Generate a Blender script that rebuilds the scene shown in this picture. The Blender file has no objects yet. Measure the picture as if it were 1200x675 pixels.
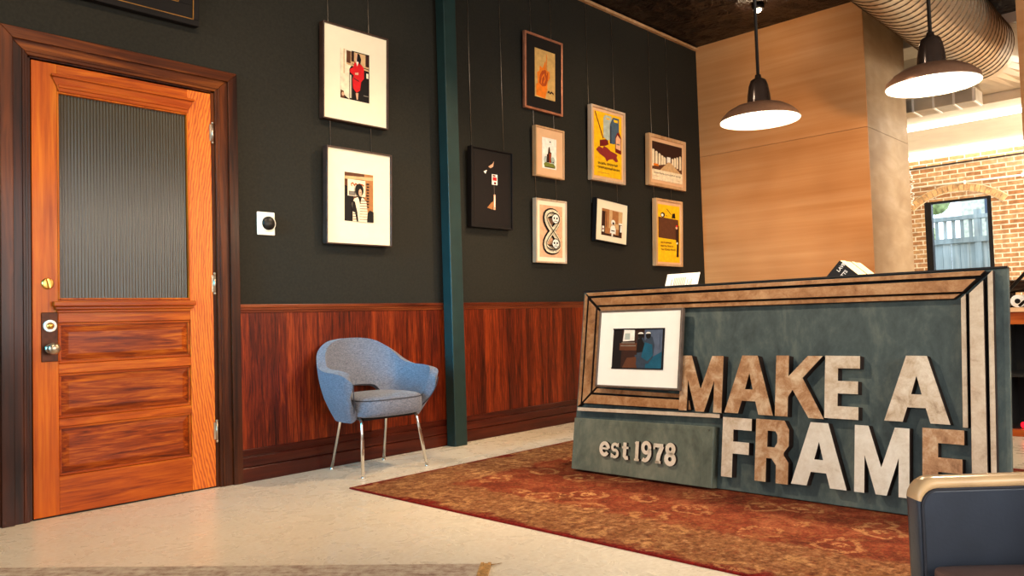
import bpy, bmesh, math, random
from mathutils import Vector, Matrix
random.seed(7)
SC = bpy.context.scene
COL = SC.collection

# ------------------------------------------------------------------ camera
cam_d = bpy.data.cameras.new('camera'); cam = bpy.data.objects.new('camera', cam_d); COL.objects.link(cam)
YAW, PIT, ROL = math.radians(43.593), math.radians(2.2535), math.radians(-1.7469)
cy, sy, cp, sp = math.cos(YAW), math.sin(YAW), math.cos(PIT), math.sin(PIT)
_f = Vector((cy*cp, sy*cp, sp)); _r = Vector((sy, -cy, 0)); _u = _r.cross(_f)
_r2 = _r*math.cos(ROL) + _u*math.sin(ROL); _u2 = -_r*math.sin(ROL) + _u*math.cos(ROL)
cam.matrix_world = Matrix(((_r2.x, _u2.x, -_f.x, 0), (_r2.y, _u2.y, -_f.y, 0), (_r2.z, _u2.z, -_f.z, .95), (0, 0, 0, 1)))
cam_d.sensor_width = 36; cam_d.lens = 912.86*36/1200; cam_d.clip_start = .02; cam_d.clip_end = 100
SC.camera = cam

# ------------------------------------------------------------------ world, light, exposure
SC.view_settings.view_transform = 'Standard'; SC.view_settings.look = 'None'
SC.view_settings.exposure = 0.55; SC.view_settings.gamma = 1; SC.view_settings.use_curve_mapping = False
W = bpy.data.worlds.new('world'); SC.world = W; W.use_nodes = True
W.node_tree.nodes['Background'].inputs[0].default_value = (.72, .86, 1, 1)
W.node_tree.nodes['Background'].inputs[1].default_value = 2.2

def lamp(name, kind, loc, energy, color, target=None, size=.1, size_y=None, spot=None, blend=.5):
    d = bpy.data.lights.new(name, kind); d.energy = energy; d.color = color
    if kind == 'AREA':
        d.size = size
        if size_y: d.shape = 'RECTANGLE'; d.size_y = size_y
    else:
        d.shadow_soft_size = size
    if kind == 'SPOT': d.spot_size = math.radians(spot); d.spot_blend = blend
    o = bpy.data.objects.new(name, d); COL.objects.link(o); o.location = loc
    if target is not None:
        o.rotation_euler = (Vector(target)-Vector(loc)).to_track_quat('-Z', 'Y').to_euler()
    return o
WARM = (1, .74, .46); WARM2 = (1, .80, .58); DAY = (.86, .93, 1); BLUE = (.10, .52, 1)
# daylight through the storefront behind the camera, and through the side windows
lamp('daylight_storefront', 'AREA', (-3.3, .6, 1.9), 56, (1, .86, .70), (2, .6, 1.2), 4.2, 2.6)
lamp('daylight_side', 'AREA', (2.6, -3.2, 1.9), 125, (1, .88, .74), (3.4, 1, .5), 4.5, 2.2)
blue_l = lamp('added_blue_light', 'AREA', (-1.0, 3.75, 1.9), 9.5, (.0, .56, 1), (3.2, 4.3, 1.1), .6, 1.6); blue_l.data.spread = math.radians(34)  # added blue light in mid-room, no window there; tints chair and column
# ceiling spotlights over the door, the picture wall and the sign (fixtures above the frame)
lamp('track_spot_door', 'SPOT', (.9, 1.9, 3.8), 165, (1, .74, .46), (1.7, 4.5, 1.0), .05, None, 78, .8)
lamp('track_spot_chair', 'SPOT', (4.7, 2.5, 3.8), 230, WARM, (3.3, 4.2, .5), .05, None, 70, .8)
lamp('track_spot_pictures', 'SPOT', (5.4, 1.8, 3.8), 150, WARM, (6.0, 4.5, 1.5), .05, None, 80, .9)
lamp('track_spot_prints', 'SPOT', (2.0, 1.9, 3.8), 130, WARM2, (3.3, 4.5, 2.0), .05, None, 62, .8)
lamp('track_spot_sign', 'SPOT', (1.1, 3.5, 3.7), 330, (1, .82, .62), (3.85, 1.9, .5), .05, None, 60, .9)
# the brick room beyond
lamp('skylight_back_room', 'AREA', (10.8, -.6, 2.6), 190, (1, .97, .9), (12.4, 2.4, 1.2), 1.6, 1.6)
lamp('added_spot_plywood', 'SPOT', (4.9, 1.6, 3.7), 290, (1, .70, .42), (8.0, 3.4, 1.3), .05, None, 62, .9)  # added spot with no fixture, brightens and warms the plywood wall

# ------------------------------------------------------------------ materials
def lin(c):
    return tuple(((v/255)/12.92 if v/255 <= .04045 else ((v/255+.055)/1.055)**2.4) for v in c) + (1,)
class NT:
    def __init__(s, name):
        s.m = bpy.data.materials.new(name); s.m.use_nodes = True; s.t = s.m.node_tree; s.n = s.t.nodes
        s.b = s.n['Principled BSDF']
    def node(s, typ, **kw):
        n = s.n.new(typ)
        for k, v in kw.items():
            if k.startswith('i_'):
                key = k[2:]
                key = int(key) if key.isdigit() else key.replace('_', ' ')
                n.inputs[key].default_value = v
            else: setattr(n, k, v)
        return n
    def link(s, a, b): s.t.links.new(a, b)
    def coords(s, scale=(1, 1, 1), rot=(0, 0, 0), loc=(0, 0, 0)):
        tc = s.node('ShaderNodeTexCoord'); mp = s.node('ShaderNodeMapping')
        mp.inputs['Scale'].default_value = scale; mp.inputs['Rotation'].default_value = rot; mp.inputs['Location'].default_value = loc
        s.link(tc.outputs['Object'], mp.inputs[0]); return mp.outputs[0]
    def noise(s, vec, scale, detail=4, rough=.55, dist=0):
        n = s.node('ShaderNodeTexNoise'); n.inputs['Scale'].default_value = scale; n.inputs['Detail'].default_value = detail
        n.inputs['Roughness'].default_value = rough; n.inputs['Distortion'].default_value = dist
        s.link(vec, n.inputs['Vector']); return n.outputs['Fac']
    def ramp(s, fac, stops, interp='LINEAR'):
        r = s.node('ShaderNodeValToRGB'); e = r.color_ramp.elements; r.color_ramp.interpolation = interp
        while len(e) < len(stops): e.new(.5)
        for el, (p, c) in zip(e, stops): el.position = p; el.color = lin(c) if max(c) > 1 or len(c) == 3 else c
        s.link(fac, r.inputs[0]); return r.outputs[0]
    def mix(s, fac, a, b, mode='MIX'):
        m = s.node('ShaderNodeMix', data_type='RGBA', blend_type=mode)
        for sock, v in ((m.inputs[0], fac), (m.inputs[6], a), (m.inputs[7], b)):
            if hasattr(v, 'default_value') or hasattr(v, 'is_output'): s.link(v, sock)
            else: sock.default_value = v
        return m.outputs[2]
    def math(s, op, a, b=0, c=0):
        m = s.node('ShaderNodeMath', operation=op)
        for i, v in enumerate((a, b, c)):
            if hasattr(v, 'is_output'): s.link(v, m.inputs[i])
            else: m.inputs[i].default_value = v
        return m.outputs[0]
    def bump(s, fac, strength=.3, dist=.01):
        b = s.node('ShaderNodeBump'); b.inputs['Strength'].default_value = strength; b.inputs['Distance'].default_value = dist
        s.link(fac, b.inputs['Height']); s.link(b.outputs[0], s.b.inputs['Normal'])
    def base(s, c):
        if hasattr(c, 'is_output'): s.link(c, s.b.inputs['Base Color'])
        else: s.b.inputs['Base Color'].default_value = c
    def set(s, rough=.5, metal=0, spec=.5, coat=0, trans=0, ior=1.45):
        s.b.inputs['Roughness'].default_value = rough; s.b.inputs['Metallic'].default_value = metal
        s.b.inputs['Specular IOR Level'].default_value = spec; s.b.inputs['Coat Weight'].default_value = coat
        s.b.inputs['Coat Roughness'].default_value = .15
        s.b.inputs['Transmission Weight'].default_value = trans; s.b.inputs['IOR'].default_value = ior

def plain(name, c, rough=.5, metal=0, spec=.5, var=.12, scale=12, bump=0, coat=0):
    t = NT(name); v = t.coords()
    n = t.noise(v, scale, 3)
    a = tuple(max(0, x*(1-var)) for x in c); b = tuple(min(255, x*(1+var)) for x in c)
    t.base(t.ramp(n, [(.3, a), (.7, b)])); t.set(rough, metal, spec, coat)
    if bump: t.bump(t.noise(v, scale*6, 2), bump, .004)
    return t.m
def wood(name, cols, axis='Z', fine=42, rough=.35, spec=.5, coat=0, stretch=18, dist=.6, bump=.12, blotch=1.2):
    """grain runs along axis; cols dark, mid, light"""
    t = NT(name)
    sc = {'X': (1/stretch, 1, 1), 'Y': (1, 1/stretch, 1), 'Z': (1, 1, 1/stretch)}[axis]
    v = t.coords(sc)
    n1 = t.noise(v, fine, 5, .6, dist)
    n2 = t.noise(t.coords(tuple(q*1 for q in sc)), fine*.28, 3, .5, dist*1.5)
    n3 = t.noise(t.coords(), blotch, 3)
    f = t.math('ADD', t.math('MULTIPLY', n1, .5), t.math('MULTIPLY', n2, .5))
    c = t.ramp(f, [(.36, cols[0]), (.5, cols[1]), (.64, cols[2])])
    dk = t.ramp(n3, [(.3, (200, 190, 180)), (.7, (255, 255, 255))])
    c = t.mix(1.0, c, dk, 'MULTIPLY')
    t.base(c); t.set(rough, 0, spec*.45, coat); t.bump(f, bump, .003)
    return t.m

M = {}
M['wall'] = plain('green_black_paint', (37, 35, 29), .8, 0, .2, .10, 60, .15)
M['wall_white'] = plain('white_paint', (226, 216, 196), .7, 0, .3, .03, 4)
M['post'] = plain('dark_teal_paint', (27, 48, 46), .45, 0, .4, .08, 8)
M['casing'] = wood('walnut_casing', [(34, 12, 3), (70, 30, 8), (112, 54, 18)], 'Z', 30, .38, coat=.15)
M['casing_h'] = wood('walnut_casing_horizontal', [(48, 18, 4), (92, 42, 11), (146, 78, 26)], 'X', 30, .38, coat=.15)
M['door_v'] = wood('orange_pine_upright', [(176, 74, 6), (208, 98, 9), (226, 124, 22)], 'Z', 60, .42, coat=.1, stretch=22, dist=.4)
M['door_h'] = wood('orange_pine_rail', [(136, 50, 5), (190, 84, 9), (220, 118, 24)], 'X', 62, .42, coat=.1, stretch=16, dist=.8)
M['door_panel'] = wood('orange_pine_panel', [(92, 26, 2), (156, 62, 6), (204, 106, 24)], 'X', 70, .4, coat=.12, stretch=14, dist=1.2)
M['mold'] = wood('moulding_wood', [(140, 48, 4), (180, 76, 8), (204, 104, 20)], 'X', 30, .4, coat=.1)
def swirl():
    t = NT('flame_grain_pine'); v = t.coords((1, 1, .22))
    w = t.node('ShaderNodeTexWave', wave_type='RINGS', rings_direction='Y'); w.inputs['Scale'].default_value = 22
    w.inputs['Distortion'].default_value = 5; w.inputs['Detail'].default_value = 2; w.inputs['Detail Scale'].default_value = 1.6
    mp = t.coords((1, 1, .3), (0, 0, 0), (-.83, 0, -.36)); t.link(mp, w.inputs[0])
    n = t.noise(t.coords((1, 1, .06)), 60, 4)
    f = t.math('ADD', t.math('MULTIPLY', w.outputs['Fac'], .42), t.math('MULTIPLY', n, .58))
    t.base(t.ramp(f, [(.28, (176, 74, 6)), (.5, (208, 100, 12)), (.75, (224, 122, 24))])); t.set(.42, 0, .5, .1)
    return t.m
M['door_flame'] = swirl()
def wains():
    t = NT('mahogany_veneer'); v = t.coords((1, 1, .05))
    n1 = t.noise(v, 95, 5, .7, .6); n2 = t.noise(t.coords((1, 1, .02)), 14, 2, .5, .2)
    f = t.math('ADD', t.math('MULTIPLY', n1, .6), t.math('MULTIPLY', n2, .4))
    t.base(t.ramp(f, [(.38, (40, 8, 2)), (.5, (92, 26, 6)), (.62, (142, 54, 17))])); t.set(.36, 0, .25, .06); return t.m
M['wains'] = wains()
M['base'] = wood('mahogany_baseboard', [(42, 9, 4), (70, 20, 8), (94, 34, 14)], 'X', 30, .3, coat=.2)
M['rail'] = wood('mahogany_rail', [(78, 26, 10), (120, 50, 20), (148, 72, 32)], 'X', 34, .34, coat=.2)
M['ply'] = wood('maple_plywood', [(212, 148, 92), (222, 160, 104), (232, 174, 120)], 'Y', 16, .45, spec=.3, stretch=34, dist=.2, bump=.02, blotch=.5)
M['ply_side'] = wood('birch_plywood_side', [(176, 148, 112), (188, 162, 126), (200, 176, 144)], 'X', 8, .45, spec=.3, stretch=3, dist=.6, bump=.03)
M['dark'] = plain('black_painted_shade', (12, 8, 7), .8)
M['black'] = plain('black_metal', (22, 18, 17), .4, .3)
M['gold'] = plain('gold_line', (170, 120, 60), .35, .8)
M['brass'] = plain('worn_brass', (214, 164, 84), .28, .95, .5, .15, 40)
M['bronze'] = plain('dark_bronze_plate', (66, 34, 20), .38, .7, .5, .2, 30)
M['steel'] = plain('hinge_steel', (176, 160, 140), .35, .9)
M['chrome'] = plain('chrome', (214, 210, 204), .14, 1, .5, .03)
M['nickel'] = plain('brushed_nickel', (168, 150, 128), .3, .9)
def glassy():
    t = NT('reeded_glass'); t.base(lin((56, 46, 28))); t.set(.26, 0, .9, 0, .0, 1.45); return t.m
M['reeded'] = glassy()
t = NT('window_glass'); t.base((1, 1, 1, 1)); t.set(.0, 0, .5, 0, 1, 1.02); M['glass'] = t.m
def tin():
    t = NT('black_pressed_tin'); v = t.coords((1, 1, 1))
    vo = t.node('ShaderNodeTexVoronoi'); vo.inputs['Scale'].default_value = 5; t.link(v, vo.inputs['Vector'])
    n = t.noise(v, 7, 4, .6, 1.2)
    t.base(lin((22, 11, 7))); t.set(.42, 0, .4); t.bump(t.math('ADD', vo.outputs['Distance'], n), .9, .06); return t.m
M['tin'] = tin()
def conc():
    t = NT('polished_concrete'); v = t.coords()
    a = t.noise(v, 1.3, 5, .6, .4); b = t.noise(v, 45, 4, .7); cc = t.noise(v, 7, 5, .6, 1)
    c = t.ramp(a, [(.3, (224, 208, 182)), (.7, (240, 229, 208))])
    c = t.mix(.35, c, t.ramp(b, [(.3, (176, 156, 130)), (.62, (236, 228, 212))]))
    c = t.mix(t.ramp(cc, [(.60, (0, 0, 0)), (.74, (90, 90, 90))]), c, lin((158, 132, 104)))
    t.base(c); t.set(.3, 0, .5); t.link(t.math('MULTIPLY_ADD', cc, .25, .16), t.b.inputs['Roughness']); t.bump(b, .05, .002); return t.m
M['floor'] = conc()
def brick(name, c1, c2, mortar, sc=1):
    t = NT(name); tc = t.node('ShaderNodeTexCoord'); sx = t.node('ShaderNodeSeparateXYZ'); cx = t.node('ShaderNodeCombineXYZ')
    t.link(tc.outputs['Object'], sx.inputs[0]); t.link(sx.outputs['Y'], cx.inputs[0]); t.link(sx.outputs['Z'], cx.inputs[1])
    b = t.node('ShaderNodeTexBrick'); t.link(cx.outputs[0], b.inputs['Vector'])
    b.inputs['Scale'].default_value = 1; b.inputs['Brick Width'].default_value = .20; b.inputs['Row Height'].default_value = .066
    b.inputs['Mortar Size'].default_value = .009; b.inputs['Mortar Smooth'].default_value = .3; b.inputs['Bias'].default_value = -.1
    b.inputs['Color1'].default_value = lin(c1); b.inputs['Color2'].default_value = lin(c2); b.inputs['Mortar'].default_value = lin(mortar)
    n = t.noise(tc.outputs['Object'], 1.6, 5, .6, .5)
    c = t.mix(t.ramp(n, [(.5, (0, 0, 0)), (.72, (150, 150, 150))]), b.outputs['Color'], lin((216, 200, 176)))
    n2 = t.noise(tc.outputs['Object'], 14, 3)
    c = t.mix(.5, c, t.mix(1.0, c, t.ramp(n2, [(.35, (150, 140, 130)), (.65, (255, 255, 255))]), 'MULTIPLY'))
    t.base(c); t.set(.85, 0, .2); t.bump(b.outputs['Fac'], -.5, .01); return t.m
M['brick'] = brick('old_brick', (172, 120, 78), (208, 166, 118), (236, 222, 194))
M['brick_arch'] = plain('arch_brick', (204, 160, 112), .85, 0, .2, .2, 14)
M['mortar'] = plain('arch_mortar', (222, 204, 170), .9)
M['led'] = None
def emit(name, c, s):
    m = bpy.data.materials.new(name); m.use_nodes = True; n = m.node_tree.nodes; n.clear()
    e = n.new('ShaderNodeEmission'); o = n.new('ShaderNodeOutputMaterial'); e.inputs[0].default_value = lin(c); e.inputs[1].default_value = s
    m.node_tree.links.new(e.outputs[0], o.inputs[0]); return m
M['led'] = emit('led_tube', (255, 248, 228), 6.5)
M['bulb'] = emit('lamp_bulb', (255, 226, 180), 40)
M['redled'] = emit('red_bulb_glow', (255, 10, 20), 5)
M['enamel'] = plain('white_enamel', (250, 246, 236), .3, 0, .5, .01)
M['shade'] = plain('brushed_copper_shade', (150, 108, 82), .30, .55, .5, .06, 30)
M['neck'] = plain('dark_bronze_neck', (58, 44, 36), .2, .4)
def duct():
    t = NT('spiral_galvanised'); v = t.coords(); t.base(t.ramp(t.noise(v, 3, 3), [(.3, (196, 182, 158)), (.7, (224, 212, 190))])); t.set(.36, .65, .5); return t.m
M['duct'] = duct()
M['seam'] = plain('duct_seam', (120, 102, 80), .4, .7)
def teal(name, a, b, c3):
    t = NT(name); v = t.coords((1, 1, .6)); n = t.noise(v, 5, 6, .65, .6); n2 = t.noise(v, 22, 4, .7)
    f = t.math('ADD', t.math('MULTIPLY', n, .7), t.math('MULTIPLY', n2, .3))
    t.base(t.ramp(f, [(.37, a), (.5, b), (.64, c3)])); t.set(.5, 0, .35); t.bump(n2, .12, .003); return t.m
M['teal'] = teal('weathered_teal_board', (50, 60, 60), (68, 80, 78), (94, 102, 94))
M['plate'] = teal('verdigris_plate', (76, 82, 70), (98, 104, 90), (122, 124, 106))
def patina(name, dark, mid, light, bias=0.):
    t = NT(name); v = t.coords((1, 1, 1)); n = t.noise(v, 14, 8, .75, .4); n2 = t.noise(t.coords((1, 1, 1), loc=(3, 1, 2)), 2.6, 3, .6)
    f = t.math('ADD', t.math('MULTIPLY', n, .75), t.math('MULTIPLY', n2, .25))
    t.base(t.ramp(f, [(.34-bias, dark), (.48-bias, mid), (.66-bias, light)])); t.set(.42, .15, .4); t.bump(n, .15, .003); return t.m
M['let_tan'] = patina('worn_letter_tan_lit', (122, 80, 48), (176, 132, 92), (218, 194, 160))  # letter tones: wear, plus warm and cool light across the board painted in
M['let_mix'] = patina('worn_letter_mottled_lit', (130, 98, 72), (196, 174, 146), (226, 214, 194), .03)
M['let_pale'] = patina('worn_letter_pale_lit', (168, 142, 116), (212, 200, 180), (228, 220, 204), .06)
M['strip_tan'] = patina('worn_frame_strip_tan_lit', (112, 72, 40), (158, 110, 68), (192, 150, 106))  # tan and pale strips: wear, with the board's uneven light painted in
M['strip_pale'] = patina('worn_frame_strip_pale_lit', (158, 132, 108), (194, 172, 146), (216, 200, 176), .03)
M['strip_side'] = plain('letter_edge', (40, 24, 16), .6)
M['est'] = patina('bone_letter', (188, 166, 138), (222, 206, 180), (238, 228, 208), .03)
M['walnutframe'] = plain('dark_walnut_frame', (62, 40, 30), .4, 0, .5, .2, 20)
M['grayframe'] = plain('grey_brown_frame', (96, 80, 68), .4, 0, .5, .12, 20)
M['copperframe'] = plain('copper_frame', (186, 122, 92), .3, .5)
M['whiteframe'] = wood('whitewashed_frame', [(196, 160, 128), (214, 184, 154), (228, 204, 180)], 'Z', 30, .5, bump=.03)
M['oakframe'] = wood('pale_oak_frame', [(196, 148, 100), (214, 170, 124), (226, 186, 144)], 'Z', 30, .5, bump=.03)
M['mat_white'] = plain('cream_mat', (240, 226, 196), .8, 0, .2, .01)
M['mat_bright'] = plain('white_mat', (250, 246, 234), .8, 0, .2, .01)
M['mat_tan'] = plain('peach_mat', (222, 178, 136), .8, 0, .2, .02)
M['mat_black'] = plain('black_mat', (16, 10, 8), .7, 0, .3)
M['wire'] = plain('steel_wire', (150, 136, 120), .35, .8)
def fabric():
    t = NT('blue_grey_fabric'); v = t.coords(); a = t.noise(v, 240, 2); b = t.noise(t.coords((1, 1, 4)), 60, 3)
    f = t.math('ADD', t.math('MULTIPLY', a, .5), t.math('MULTIPLY', b, .5))
    t.base(t.ramp(f, [(.38, (82, 85, 98)), (.6, (122, 125, 138))])); t.set(.9, 0, .2); t.b.inputs['Sheen Weight'].default_value = .2; t.bump(a, .25, .002); return t.m
M['fabric'] = fabric()
M['piping'] = plain('dark_piping', (56, 56, 64), .8)
def rug():
    t = NT('worn_oriental_rug'); tc = t.node('ShaderNodeTexCoord'); sx = t.node('ShaderNodeSeparateXYZ'); t.link(tc.outputs['Object'], sx.inputs[0])
    v = tc.outputs['Object']
    # distance to the nearest edge, local frame centred on the rug (half sizes 1.30 x 1.75)
    dx = t.math('SUBTRACT', 1.30, t.math('ABSOLUTE', sx.outputs['X'])); dy = t.math('SUBTRACT', 1.75, t.math('ABSOLUTE', sx.outputs['Y']))
    nn = t.noise(v, 5, 4, .6)
    d = t.math('ADD', t.math('MINIMUM', dx, dy), t.math('MULTIPLY', t.math('SUBTRACT', nn, .5), .32))
    red = t.ramp(t.noise(v, 5, 7, .75, .8), [(.3, (80, 34, 22)), (.5, (128, 56, 34)), (.7, (166, 100, 64))])
    olive = t.ramp(t.noise(v, 30, 5, .7), [(.3, (92, 46, 28)), (.5, (142, 92, 56)), (.68, (180, 134, 94))])
    edge = t.ramp(t.noise(v, 40, 3), [(.3, (92, 18, 16)), (.7, (136, 34, 26))])
    def band(x0, x1):
        a = t.node('ShaderNodeMapRange', clamp=True); t.link(d, a.inputs[0]); a.inputs[1].default_value = x0-.03; a.inputs[2].default_value = x0+.03
        b = t.node('ShaderNodeMapRange', clamp=True); t.link(d, b.inputs[0]); b.inputs[1].default_value = x1-.03; b.inputs[2].default_value = x1+.03
        return t.math('SUBTRACT', a.outputs[0], b.outputs[0])
    c = t.mix(band(.035, .44), edge, olive)
    # field
    c = t.mix(band(.44, 5), c, red)
    c = t.mix(t.math('MULTIPLY', band(.13, .15), .35), c, lin((96, 34, 20)))
    c = t.mix(t.math('MULTIPLY', band(.36, .38), .35), c, lin((110, 40, 22)))
    # scattered flowers: voronoi blobs distorted
    vd = t.node('ShaderNodeTexVoronoi', feature='F1'); vd.inputs['Scale'].default_value = 3.4; vd.inputs['Randomness'].default_value = .7
    ns = t.node('ShaderNodeTexNoise'); ns.inputs['Scale'].default_value = 9; t.link(v, ns.inputs['Vector'])
    vv = t.mix(.14, v, ns.outputs['Color'], 'ADD'); t.link(vv, vd.inputs['Vector'])
    fl = t.ramp(vd.outputs['Distance'], [(.0, (255, 255, 255)), (.11, (255, 255, 255)), (.14, (0, 0, 0)), (.24, (0, 0, 0)), (.27, (220, 220, 220)), (.33, (220, 220, 220)), (.36, (0, 0, 0))])
    tat = t.noise(v, 26, 4, .7)
    m = t.math('MULTIPLY', fl, t.math('GREATER_THAN', tat, .47))
    c = t.mix(t.math('MULTIPLY', m, .8), c, lin((200, 148, 96)))
    pt = t.ramp(t.noise(v, 11, 6, .8, 1.5), [(.52, (0, 0, 0)), (.60, (255, 255, 255))])
    c = t.mix(t.math('MULTIPLY', pt, .45), c, lin((158, 108, 62)))
    vb = t.node('ShaderNodeTexVoronoi', feature='F1'); vb.inputs['Scale'].default_value = 15; t.link(vv, vb.inputs['Vector'])
    fb = t.ramp(vb.outputs['Distance'], [(.12, (200, 200, 200)), (.3, (0, 0, 0))])
    c = t.mix(t.math('MULTIPLY', t.math('MULTIPLY', fb, band(.035, .44)), .6), c, lin((128, 44, 22)))
    fine = t.noise(v, 70, 4, .7)
    c = t.mix(.55, c, t.mix(1.0, c, t.ramp(fine, [(.36, (110, 100, 95)), (.6, (255, 255, 255))]), 'MULTIPLY'))
    t.base(c); t.set(.95, 0, .1); t.bump(fine, .4, .006); return t.m
M['rug'] = rug()
M['rug_edge'] = plain('red_rug_binding', (112, 26, 22), .95, 0, .1, .2, 60)
def rug2():
    t = NT('faded_rug'); v = t.coords(); n = t.noise(v, 26, 6, .75); n2 = t.noise(t.coords((1, 8, 1)), 6, 3)
    f = t.math('ADD', t.math('MULTIPLY', n, .7), t.math('MULTIPLY', n2, .3))
    t.base(t.ramp(f, [(.34, (122, 92, 80)), (.48, (176, 156, 138)), (.62, (204, 192, 172))])); t.set(.95, 0, .1); t.bump(n, .4, .006); return t.m
M['rug2'] = rug2()
M['binding'] = plain('tan_binding', (176, 136, 86), .9, 0, .1, .2, 50)
M['desk'] = wood('desk_wood', [(58, 28, 14), (84, 42, 22), (104, 58, 32)], 'Y', 20, .4)
M['bookcover'] = plain('black_book_cover', (20, 15, 15), .5)
M['pages'] = plain('cream_pages', (240, 214, 172), .8, 0, .2, .05, 60)
M['paper'] = plain('white_paper', (250, 246, 238), .8, 0, .2, .01)
M['ink'] = plain('grey_ink', (168, 162, 152), .8)
M['white'] = plain('white_plastic', (246, 240, 226), .4, 0, .5, .01)
def leather(name, c, rough=.38):
    t = NT(name); v = t.coords(); n = t.noise(v, 120, 3); n2 = t.noise(v, 4, 3)
    t.base(t.ramp(n2, [(.3, tuple(x*.85 for x in c)), (.7, tuple(x*1.12 for x in c))])); t.set(rough, 0, .5); t.bump(t.math('ADD', t.math('MULTIPLY', n, .25), n2), .12, .01); return t.m
M['leather'] = leather('dark_blue_grey_leather', (58, 64, 76))
M['leather_tan'] = leather('tan_leather_top', (232, 190, 140), .25)
M['leather_brown'] = leather('brown_leather_seat', (128, 96, 84), .4)
M['cabinet'] = wood('chestnut_cabinet', [(96, 34, 10), (150, 66, 20), (186, 94, 34)], 'Y', 20, .35)
M['fence'] = wood('grey_fence_boards', [(150, 168, 172), (176, 194, 198), (204, 216, 216)], 'Z', 16, .8, bump=.1)
M['ground'] = plain('yard_ground', (120, 120, 104), .9)
M['housewall'] = plain('pale_clapboard', (214, 214, 200), .8)
M['leaf'] = plain('pale_leaves', (156, 170, 120), .8, 0, .2, .3, 9)

def flat(name, c, rough=.7): 
    if name not in M:
        t = NT(name); t.base(t.ramp(t.noise(t.coords(), 25, 3), [(.3, tuple(x*.92 for x in c)), (.7, tuple(min(255, x*1.06) for x in c))])); t.set(rough, 0, .3); M[name] = t.m
    return M[name]

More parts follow.
